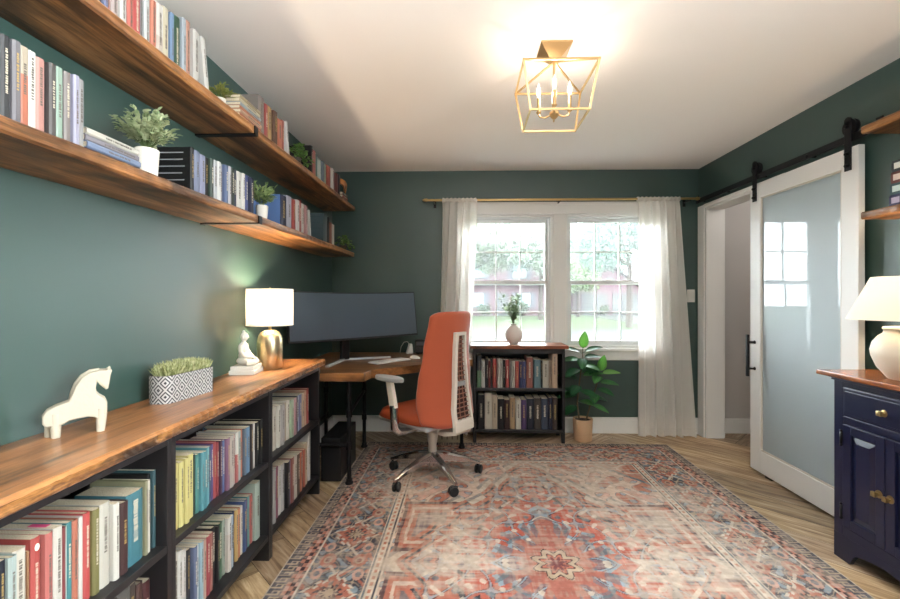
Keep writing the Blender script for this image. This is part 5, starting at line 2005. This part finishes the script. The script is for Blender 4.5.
def curtain(name, label, xt0, xt1, xb0, xb1, y, zt, zb, folds, seed, amp=0.032):
    rr = random.Random(seed)
    bm = new_bm()
    NX, NZ = folds * 14, 26
    ph = [rr.uniform(-0.6, 0.6) for _ in range(folds + 2)]
    G = []
    for j in range(NZ + 1):
        v = j / NZ                                   # 0 top .. 1 bottom
        row = []
        for i in range(NX + 1):
            u = i / NX
            q = u * folds
            k = int(q)
            f = q - k
            p = ph[k] * (1 - f) + ph[k + 1] * f
            w = math.sin(2 * PI * q + p * 1.3 * (0.3 + v)) + 0.35 * math.sin(4 * PI * q + p * 4 + v * 1.2)
            a = amp * (0.55 + 0.5 * v)
            x = (xt0 + (xt1 - xt0) * u) * (1 - v) + (xb0 + (xb1 - xb0) * u) * v + 0.012 * math.sin(3 * q + v * 2)
            x += 0.006 * math.cos(2 * PI * q) * (1 if v > .02 else 0)
            z = zt + (zb - zt) * v + (0.004 * math.sin(q * 9) if v > .95 else 0)
            row.append(bm.verts.new((x, y + a * w * 0.8, z)))
        G.append(row)
    for A, B in zip(G, G[1:]):
        for i in range(NX):
            bm.faces.new((A[i], B[i], B[i + 1], A[i + 1]))
    t = thing(name, label, 'curtain', ((xt0 + xt1) / 2, y, 0), 0, 'sheer window curtains')
    bm.transform(Matrix.Translation((-(xt0 + xt1) / 2, -y, 0)))
    obj('panel', bm, SHEER, t, True)
    # gathered heading sleeve around the rod
    bm = new_bm()
    NH = folds * 10
    rings = []
    for i in range(NH + 1):
        u = i / NH
        x = xt0 + (xt1 - xt0) * u - (xt0 + xt1) / 2
        r = 0.0195 + 0.0035 * math.sin(u * folds * 2 * PI * 1.7)
        rings.append([bm.verts.new((x, r * math.cos(a) * 0.9, zt - 0.006 + r * math.sin(a))) for a in [2 * PI * k / 12 for k in range(12)]])
    for A, B in zip(rings, rings[1:]):
        for k in range(12):
            bm.faces.new((A[k], A[(k + 1) % 12], B[(k + 1) % 12], B[k]))
    obj('rod_pocket', bm, SHEER, t, True)
    return t


RZ, RY = 2.142, 3.975
curtain('curtain', 'sheer white curtain left of the window, partly behind the desk', -0.225, 0.085, -0.285, 0.012, RY - 0.002, RZ + 0.004, 0.015, 5, 3)
curtain('curtain', 'sheer white floor-length curtain right of the window', 1.527, 1.905, 1.52, 2.025, RY - 0.002, RZ + 0.004, 0.012, 6, 7)
t = thing('curtain_rod', 'thin brass curtain rod across the top of the window', 'curtain rod', (0, RY, RZ))
bm = new_bm()
tube(bm, [(-0.36, 0, 0), (2.05, 0, 0)], 0.0105, 14)
obj('rod', bm, BRASS, t, True, angle=40)
for x in (-0.36, 2.05):
    s = -1 if x < 0 else 1
    bm = new_bm()
    lathe(bm, [(0, 0), (0.014, 0), (0.016, 0.012), (0.013, 0.03), (0.006, 0.045), (0, 0.047)], 14, (x, 0, 0), Matrix.Rotation(s * PI / 2, 4, 'Y'))
    obj('finial', bm, BRASS, t, True, angle=40)
for x in (-0.30, 0.84, 2.0):
    bm = new_bm()
    box(bm, (x - 0.012, BW - RY - 0.006, -0.05), (x + 0.012, BW - RY, 0.03))
    box(bm, (x - 0.006, -0.004, -0.018), (x + 0.006, BW - RY - 0.006, -0.0108))
    obj('rod_bracket', bm, BLACKM, t)

bm = new_bm()
t = thing('light_switch', 'white light switch on the green wall right of the curtain', 'switch', (2.062, BW, 1.27))
box(bm, (-0.036, -0.006, -0.058), (0.036, -0.0003, 0.058), bev=0.002)
obj('plate', bm, WHITEPL, t)
bm = new_bm()
box(bm, (-0.016, -0.010, -0.032), (0.016, -0.006, 0.032), bev=0.002)
obj('rocker', bm, WHITEPL, t)

# ================================================================== BARN DOOR
DX0, DX1 = 2.072, 2.106
YA, YB, ZA_, ZB_ = 2.372, 3.258, 0.018, 2.07
t = thing('sliding_door', 'white sliding barn door with a large frosted glass pane', 'door', (0, 0, 0))
DOORW = painted('door_white', 'dedddb', 0.4, 0.5, 0.02, 40)
ST = 0.108
bm = new_bm()
box(bm, (DX0, YA, ZA_), (DX1, YA + ST, ZB_), bev=0.003)
box(bm, (DX0, YB - ST, ZA_), (DX1, YB, ZB_), bev=0.003)
box(bm, (DX0, YA + ST, ZB_ - 0.105), (DX1, YB - ST, ZB_), bev=0.003)
box(bm, (DX0, YA + ST, ZA_), (DX1, YB - ST, ZA_ + 0.155), bev=0.003)
obj('frame', bm, DOORW, t)
bm = new_bm()
g0, g1, h0, h1 = YA + ST, YB - ST, ZA_ + 0.155, ZB_ - 0.105
for a_, c_ in (((g0, h0), (g1, h0 + 0.01)), ((g0, h1 - 0.01), (g1, h1)), ((g0, h0), (g0 + 0.01, h1)), ((g1 - 0.01, h0), (g1, h1))):
    box(bm, (DX0 + 0.004, a_[0], a_[1]), (DX0 + 0.012, c_[0], c_[1]))
obj('glazing_bead', bm, painted('bead_white', 'c9c2b8', 0.5), t)
bm = new_bm()
box(bm, (DX0 + 0.013, g0, h0), (DX0 + 0.019, g1, h1))
FROST = mat('frosted_glass', 'adbbc1', 0.5, 0, 0.6, 0.7)
n, l, b = nodes_of(FROST)
b.inputs['Transmission Weight'].default_value = 0.15
b.inputs['Coat Roughness'].default_value = 0.012
b.inputs['Coat IOR'].default_value = 1.45
o = obj('glass_pane', bm, FROST, t)
o['label'] = 'frosted blue-grey glass'
bm = new_bm()
hy, hx = 3.205, DX0 - 0.052
box(bm, (hx - 0.009, hy - 0.009, 0.69), (hx + 0.009, hy + 0.009, 0.99), bev=0.002)
for z in (0.745, 0.935):
    tube(bm, [(hx + 0.008, hy, z), (DX0 - 0.0002, hy, z)], 0.0075, 10)
    lathe(bm, [(0.0, 0), (0.012, 0), (0.012, 0.004), (0, 0.004)], 14, (DX0 - 0.0045, hy, z), Matrix.Rotation(PI / 2, 4, 'Y'))
obj('handle', bm, BLACKM, t)
TZ = 2.124
for y in (YA + 0.06, YB - 0.055):
    bm = new_bm()
    box(bm, (DX0 - 0.0075, y - 0.021, 1.945), (DX0 - 0.0005, y + 0.021, 2.215), bev=0.002)
    lathe(bm, [(0, -0.0035), (0.021, -0.0035), (0.021, 0.0035), (0, 0.0035)], 20, (DX0 - 0.004, y, 2.215), Matrix.Rotation(PI / 2, 4, 'Y'))
    for z in (1.972, 2.035, 2.185):
        lathe(bm, [(0, -0.013), (0.009, -0.013), (0.010, -0.007), (0.010, 0)], 8, (DX0 - 0.0075, y, z), Matrix.Rotation(PI / 2, 4, 'Y'), cap=False)
    s_ = obj('hanger_strap', bm, BLACKM, t)
    bm = new_bm()
    lathe(bm, [(0, -0.012), (0.044, -0.012), (0.044, -0.006), (0.037, -0.004), (0.037, 0.004), (0.044, 0.006), (0.044, 0.012), (0, 0.012)], 28, (DX0 + 0.013, y, TZ + 0.021 + 0.037), Matrix.Rotation(PI / 2, 4, 'Y'))
    obj('wheel', bm, BLACKM, s_, True, angle=40)
t = thing('door_track', 'long black iron track the sliding barn door hangs from', 'track', (0, 0, 0))
bm = new_bm()
box(bm, (DX0 + 0.009, 2.235, TZ - 0.02), (DX0 + 0.017, 4.02, TZ + 0.02), bev=0.0015)
obj('rail', bm, BLACKM, t)
for y in (2.3, 2.74, 3.18, 3.62, 3.98):
    bm = new_bm()
    tube(bm, [(DX0 + 0.0172, y, TZ), (RW - 0.0005, y, TZ)], 0.011, 12)
    lathe(bm, [(0, -0.006), (0.010, -0.005), (0.012, 0)], 6, (DX0 + 0.009, y, TZ), Matrix.Rotation(PI / 2, 4, 'Y'), cap=False)
    obj('spacer_bolt', bm, BLACKM, t)
for y in (2.26, 4.0):
    bm = new_bm()
    box(bm, (DX0 + 0.003, y - 0.02, TZ - 0.022), (DX0 + 0.0088, y + 0.02, TZ + 0.045), bev=0.002)
    obj('end_stop', bm, BLACKM, t)
bm = new_bm()
box(bm, (DX0 + 0.008, 3.05, 0.0008), (DX1 - 0.006, 3.11, 0.0155))
o = obj('floor_guide', bm, BLACKM)
tag(o, 'small black floor guide under the sliding door', 'door guide')

# ================================================================== NAVY CABINET
CX0, CX1, CY0, CY1, CZ = 1.80, RW - 0.018, 1.665, 2.195, 0.868
t = thing('cabinet', 'navy blue cabinet with raised-panel doors and timber top by the right wall', 'cabinet', (0, 0, 0))
bm = new_bm()
box(bm, (CX0 + 0.02, CY0, 0.12), (CX1, CY1, CZ), bev=0.001)
# front face frame
for ya, yb in ((CY0, CY0 + 0.05), (CY1 - 0.05, CY1)):
    box(bm, (CX0, ya, 0.12), (CX0 + 0.0202, yb, CZ), bev=0.0015)
for za, zb in ((0.12, 0.165), (0.655, 0.69), (0.832, CZ)):
    box(bm, (CX0, CY0 + 0.05, za), (CX0 + 0.0202, CY1 - 0.05, zb), bev=0.0015)
obj('body', bm, NAVYP, t)
# shaped plinth with arched feet
bm = new_bm()
arch = [(CY0, 0.12), (CY0, 0.0), (CY0 + 0.085, 0.0), (CY0 + 0.10, 0.03), (CY0 + 0.115, 0.052), (CY0 + 0.14, 0.062), (CY0 + 0.2, 0.075), ((CY0 + CY1) / 2, 0.082), (CY1 - 0.2, 0.075), (CY1 - 0.14, 0.062), (CY1 - 0.115, 0.052), (CY1 - 0.10, 0.03), (CY1 - 0.085, 0.0), (CY1, 0.0), (CY1, 0.12)]
prism(bm, arch, 'x', CX0, CX0 + 0.02)
for ya, yb in ((CY0, CY0 + 0.018), (CY1 - 0.018, CY1)):
    prism(bm, [(CX0 + 0.02, 0.12), (CX0 + 0.02, 0), (CX0 + 0.08, 0), (CX0 + 0.10, 0.05), (CX1 - 0.08, 0.05), (CX1 - 0.06, 0), (CX1, 0), (CX1, 0.12)], 'y', ya, yb)
obj('plinth', bm, NAVYP, t)
bm = new_bm()
box(bm, (CX0 - 0.018, CY0 - 0.018, CZ), (CX1, CY1 + 0.018, CZ + 0.006), bev=0.002)
box(bm, (CX0 - 0.008, CY0 - 0.008, CZ - 0.012), (CX1, CY1 + 0.008, CZ), bev=0.002)
obj('cornice', bm, NAVYP, t)
bm = new_bm()
box(bm, (CX0 - 0.045, CY0 - 0.045, CZ + 0.0062), (CX1, CY1 + 0.055, 0.897), bev=0.004)
obj('top', bm, REDW if False else wood('cabinet_top_timber', [(0.25, '4a2614'), (0.45, '8a4e28'), (0.65, 'a9683a'), (0.85, 'bb7e4c')], 'y', 0.25, 1.0, 0.5, 0.2), t)


def knob(parent, y, z):
    bm = new_bm()
    lathe(bm, [(0, 0.0), (0.017, 0.0), (0.017, 0.003), (0.007, 0.005), (0.006, 0.016), (0.009, 0.018)], 16, (CX0 - 0.0042, y, z), Matrix.Rotation(-PI / 2, 4, 'Y'), cap=False)
    box(bm, (CX0 - 0.0345, y - 0.011, z - 0.011), (CX0 - 0.021, y + 0.011, z + 0.011), bev=0.003)
    return obj('knob', bm, mat('antique_brass', 'b8a070', 0.3, 1.0), parent, True, angle=40)


# drawer
bm = new_bm()
box(bm, (CX0 - 0.004, CY0 + 0.053, 0.693), (CX0 + 0.016, CY1 - 0.053, 0.829), bev=0.004)
box(bm, (CX0 - 0.0075, CY0 + 0.068, 0.708), (CX0 - 0.0035, CY1 - 0.068, 0.814), bev=0.002)
d = obj('drawer', bm, NAVYP, t)
knob(d, (CY0 + CY1) / 2, 0.758)
# doors
ym = (CY0 + CY1) / 2
for ya, yb, ky, hyy in ((CY0 + 0.053, ym - 0.002, ym - 0.026, CY0 + 0.047), (ym + 0.002, CY1 - 0.053, ym + 0.026, CY1 - 0.047)):
    bm = new_bm()
    z0, z1 = 0.168, 0.652
    fr = 0.042
    box(bm, (CX0 - 0.004, ya, z0), (CX0 + 0.016, ya + fr, z1), bev=0.002)
    box(bm, (CX0 - 0.004, yb - fr, z0), (CX0 + 0.016, yb, z1), bev=0.002)
    box(bm, (CX0 - 0.004, ya + fr, z0), (CX0 + 0.016, yb - fr, z0 + fr), bev=0.002)
    box(bm, (CX0 - 0.004, ya + fr, z1 - fr), (CX0 + 0.016, yb - fr, z1), bev=0.002)
    d = obj('door', bm, NAVYP, t)
    bm = new_bm()
    box(bm, (CX0 + 0.006, ya + fr, z0 + fr), (CX0 + 0.014, yb - fr, z1 - fr))
    a_, c_ = (ya + fr + 0.006, z0 + fr + 0.006), (yb - fr - 0.006, z1 - fr - 0.006)
    e = 0.024
    v = [bm.verts.new(p) for p in ((CX0 + 0.0058, a_[0], a_[1]), (CX0 + 0.0058, c_[0], a_[1]), (CX0 + 0.0058, c_[0], c_[1]), (CX0 + 0.0058, a_[0], c_[1]), (CX0 - 0.003, a_[0] + e, a_[1] + e), (CX0 - 0.003, c_[0] - e, a_[1] + e), (CX0 - 0.003, c_[0] - e, c_[1] - e), (CX0 - 0.003, a_[0] + e, c_[1] - e))]
    for q in ((0, 1, 5, 4), (1, 2, 6, 5), (2, 3, 7, 6), (3, 0, 4, 7), (4, 5, 6, 7)):
        bm.faces.new([v[i] for i in q])
    obj('raised_panel', bm, NAVYP, d)
    knob(d, ky, 0.40)
    for z in (0.235, 0.585):
        bm = new_bm()
        tube(bm, [(CX0 - 0.006, hyy, z - 0.028), (CX0 - 0.006, hyy, z + 0.028)], 0.0055, 10)
        for zz in (-0.034, 0.034):
            ball(bm, (CX0 - 0.006, hyy, z + zz), 0.006, 10, 8)
        obj('hinge', bm, BLACKM, d, True)

# lamp on the cabinet
t = thing('table_lamp', 'round cream ceramic table lamp with tapered shade on the navy cabinet', 'lamp', (1.925, 1.965, 0.8975))
bm = new_bm()
lathe(bm, [(0, 0), (0.06, 0), (0.066, 0.004), (0.10, 0.05), (0.119, 0.10), (0.122, 0.125), (0.114, 0.16), (0.094, 0.19), (0.078, 0.202), (0.076, 0.215), (0.082, 0.222), (0.078, 0.23), (0.03, 0.234), (0.012, 0.236), (0, 0.236)], 48)
obj('base', bm, painted('cream_glaze', 'd8cdbb', 0.5, 0.5, 0.15, 25), t, True, angle=50)
bm = new_bm()
lathe(bm, [(0.013, 0.234), (0.013, 0.262), (0.008, 0.265), (0.008, 0.30), (0.014, 0.302), (0.014, 0.335), (0, 0.336)], 16)
for k in range(3):
    a = k * 2 * PI / 3
    tube(bm, [(0.01 * math.cos(a), 0.01 * math.sin(a), 0.30), (0.06 * math.cos(a), 0.06 * math.sin(a), 0.42), (0.118 * math.cos(a), 0.118 * math.sin(a), 0.448)], 0.0012, 5)
obj('neck', bm, painted('cream_glaze', 'd8cdbb'), t, True, angle=50)
bm = new_bm()
lathe(bm, [(0.203, 0.262), (0.119, 0.452)], 64, cap=False)
obj('lamp_shade', bm, SHADE, t, True)
bulb(t, 0.365, 0.028, 110)

# stacked patterned books and an upright book on the right shelves (spines towards the room)
z = 1.676
for i, (lab, hx, sc) in enumerate((('violet-blue patterned book lying lowest on the lower right shelf', '4a4a78', 'a89ab0'), ('teal patterned book lying second from bottom on the lower right shelf', '3f6a70', 'b4c8c4'), ('red-brown patterned book lying second from top on the lower right shelf', '7a3a32', 'c8b4a8'), ('dark grey patterned book lying topmost on the lower right shelf', '3a3c44', 'c4c2bc'))):
    th = 0.052
    o = book(lab, 'stacked books on the right wall shelf', hx, th, 0.24, 0.15, (1.952 + 0.002 * i, 2.078 - 0.002 * i, z + th / 2 + 0.0004), PI, flat=True, print_=False, hard=True, seed=i)
    bm = new_bm()
    box(bm, (-0.0002, -th * 0.26, 0.012), (0.0004, th * 0.26, 0.05))
    box(bm, (-0.0002, -th * 0.26, 0.066), (0.0004, th * 0.20, 0.10))
    obj('spine_label', bm, mat('spine_label_' + sc, sc, 0.5), o)
    z += th + 0.0006
for i, (lab, hx, y, hh) in enumerate((('dark maroon book standing on the upper right shelf, farthest from camera', '3a2326', 1.985, 0.165), ('tan book standing on the upper right shelf, nearer the camera', 'b08a5c', 1.945, 0.17))):
    book(lab, 'books on the upper right shelf', hx, 0.036, hh, 0.14, (1.955, y, 2.0965), PI, print_=True, hard=True, seed=40 + i)

# ================================================================== CEILING LIGHT
t = thing('ceiling_light', 'gold open-cage lantern with four candle bulbs on the ceiling', 'ceiling light', (0.414, 2.09, CH))
zt, zb = 1.26 + 1.043 - CH, 1.26 + 0.838 - CH
a, c_ = 0.165, 0.131
BULBG = bpy.data.materials.new('lit_bulb_glass')
BULBG.use_nodes = True
n, l = BULBG.node_tree.nodes, BULBG.node_tree.links
n.remove(n['Principled BSDF'])
tr, em, mx = n.new('ShaderNodeBsdfTransparent'), n.new('ShaderNodeEmission'), n.new('ShaderNodeMixShader')
em.inputs[0].default_value = lin('fff0dc')
em.inputs[1].default_value = 1.6
mx.inputs[0].default_value = 0.4
l.new(tr.outputs[0], mx.inputs[1])
l.new(em.outputs[0], mx.inputs[2])
l.new(mx.outputs[0], n['Material Output'].inputs[0])
GOLD = mat('lantern_gold', 'c8a878', 0.35, 0.9)
bw = 0.0085
cage = new_bm()
ct = [(-a, -a, zt), (a, -a, zt), (a, a, zt), (-a, a, zt)]
cb = [(-c_, -c_, zb), (c_, -c_, zb), (c_, c_, zb), (-c_, c_, zb)]
for i in range(4):
    j = (i + 1) % 4
    bar(cage, ct[i], ct[j], bw)
    bar(cage, cb[i], cb[j], bw)
    bar(cage, ct[i], cb[i], bw)
    bar(cage, ct[i], (0, 0, zt + 0.075), 0.0075)
    box(cage, Vector(ct[i]) - Vector((bw,) * 3) * .55, Vector(ct[i]) + Vector((bw,) * 3) * .55)
    box(cage, Vector(cb[i]) - Vector((bw,) * 3) * .55, Vector(cb[i]) + Vector((bw,) * 3) * .55)
obj('cage', cage, GOLD, t)
bm = new_bm()
v0 = [bm.verts.new(p) for p in ((-0.072, -0.072, -0.0005), (0.072, -0.072, -0.0005), (0.072, 0.072, -0.0005), (-0.072, 0.072, -0.0005))]
v1 = [bm.verts.new(p) for p in ((-0.072, -0.072, -0.008), (0.072, -0.072, -0.008), (0.072, 0.072, -0.008), (-0.072, 0.072, -0.008))]
v2 = [bm.verts.new(p) for p in ((-0.022, -0.022, -0.06), (0.022, -0.022, -0.06), (0.022, 0.022, -0.06), (-0.022, 0.022, -0.06))]
bm.faces.new(v0)
bm.faces.new(v2[::-1])
for A, B in ((v0, v1), (v1, v2)):
    for i in range(4):
        j = (i + 1) % 4
        bm.faces.new((A[i], B[i], B[j], A[j]))
bmesh.ops.recalc_face_normals(bm, faces=bm.faces)
obj('canopy', bm, GOLD, t)
bm = new_bm()
tube(bm, [(0, 0, -0.059), (0, 0, zb + 0.03)], 0.006, 12)
lathe(bm, [(0, -0.022), (0.008, -0.02), (0.016, -0.012), (0.024, 0.0), (0.022, 0.012), (0.008, 0.02), (0.006, 0.022)], 20, (0, 0, zb + 0.028), cap=False)
ob = obj('stem', bm, GOLD, t, True, angle=40)
for k in range(4):
    q = k * PI / 2 - 0.17
    x, y = 0.072 * math.cos(q), 0.072 * math.sin(q)
    bm = new_bm()
    tube(bm, [(x * .25, y * .25, zb + 0.026), (x * .6, y * .6, zb + 0.016), (x * .92, y * .92, zb + 0.022), (x, y, zb + 0.04)], 0.0042, 10)
    lathe(bm, [(0.005, 0.036), (0.012, 0.042), (0.012, 0.046), (0.0085, 0.046), (0.0085, 0.112), (0, 0.112)], 14, (x, y, zb), cap=False)
    ar = obj('candle_arm', bm, GOLD, t, True, angle=40)
    bm = new_bm()
    z = zb + 0.1125
    lathe(bm, [(0, z), (0.007, z), (0.0085, z + 0.01), (0.0125, z + 0.026), (0.011, z + 0.042), (0.006, z + 0.06), (0.0015, z + 0.072), (0, z + 0.074)], 14, (x, y, 0), cap=False)
    cbl = obj('candle_bulb', bm, BULBG, ar, True)
    bm = new_bm()
    tube(bm, [(x, y, z + 0.014), (x, y, z + 0.05)], 0.0026, 8)
    obj('filament', bm, mat('filament_glow', 'ffffff', 0.5, emit='ffeeda', estr=620), cbl)
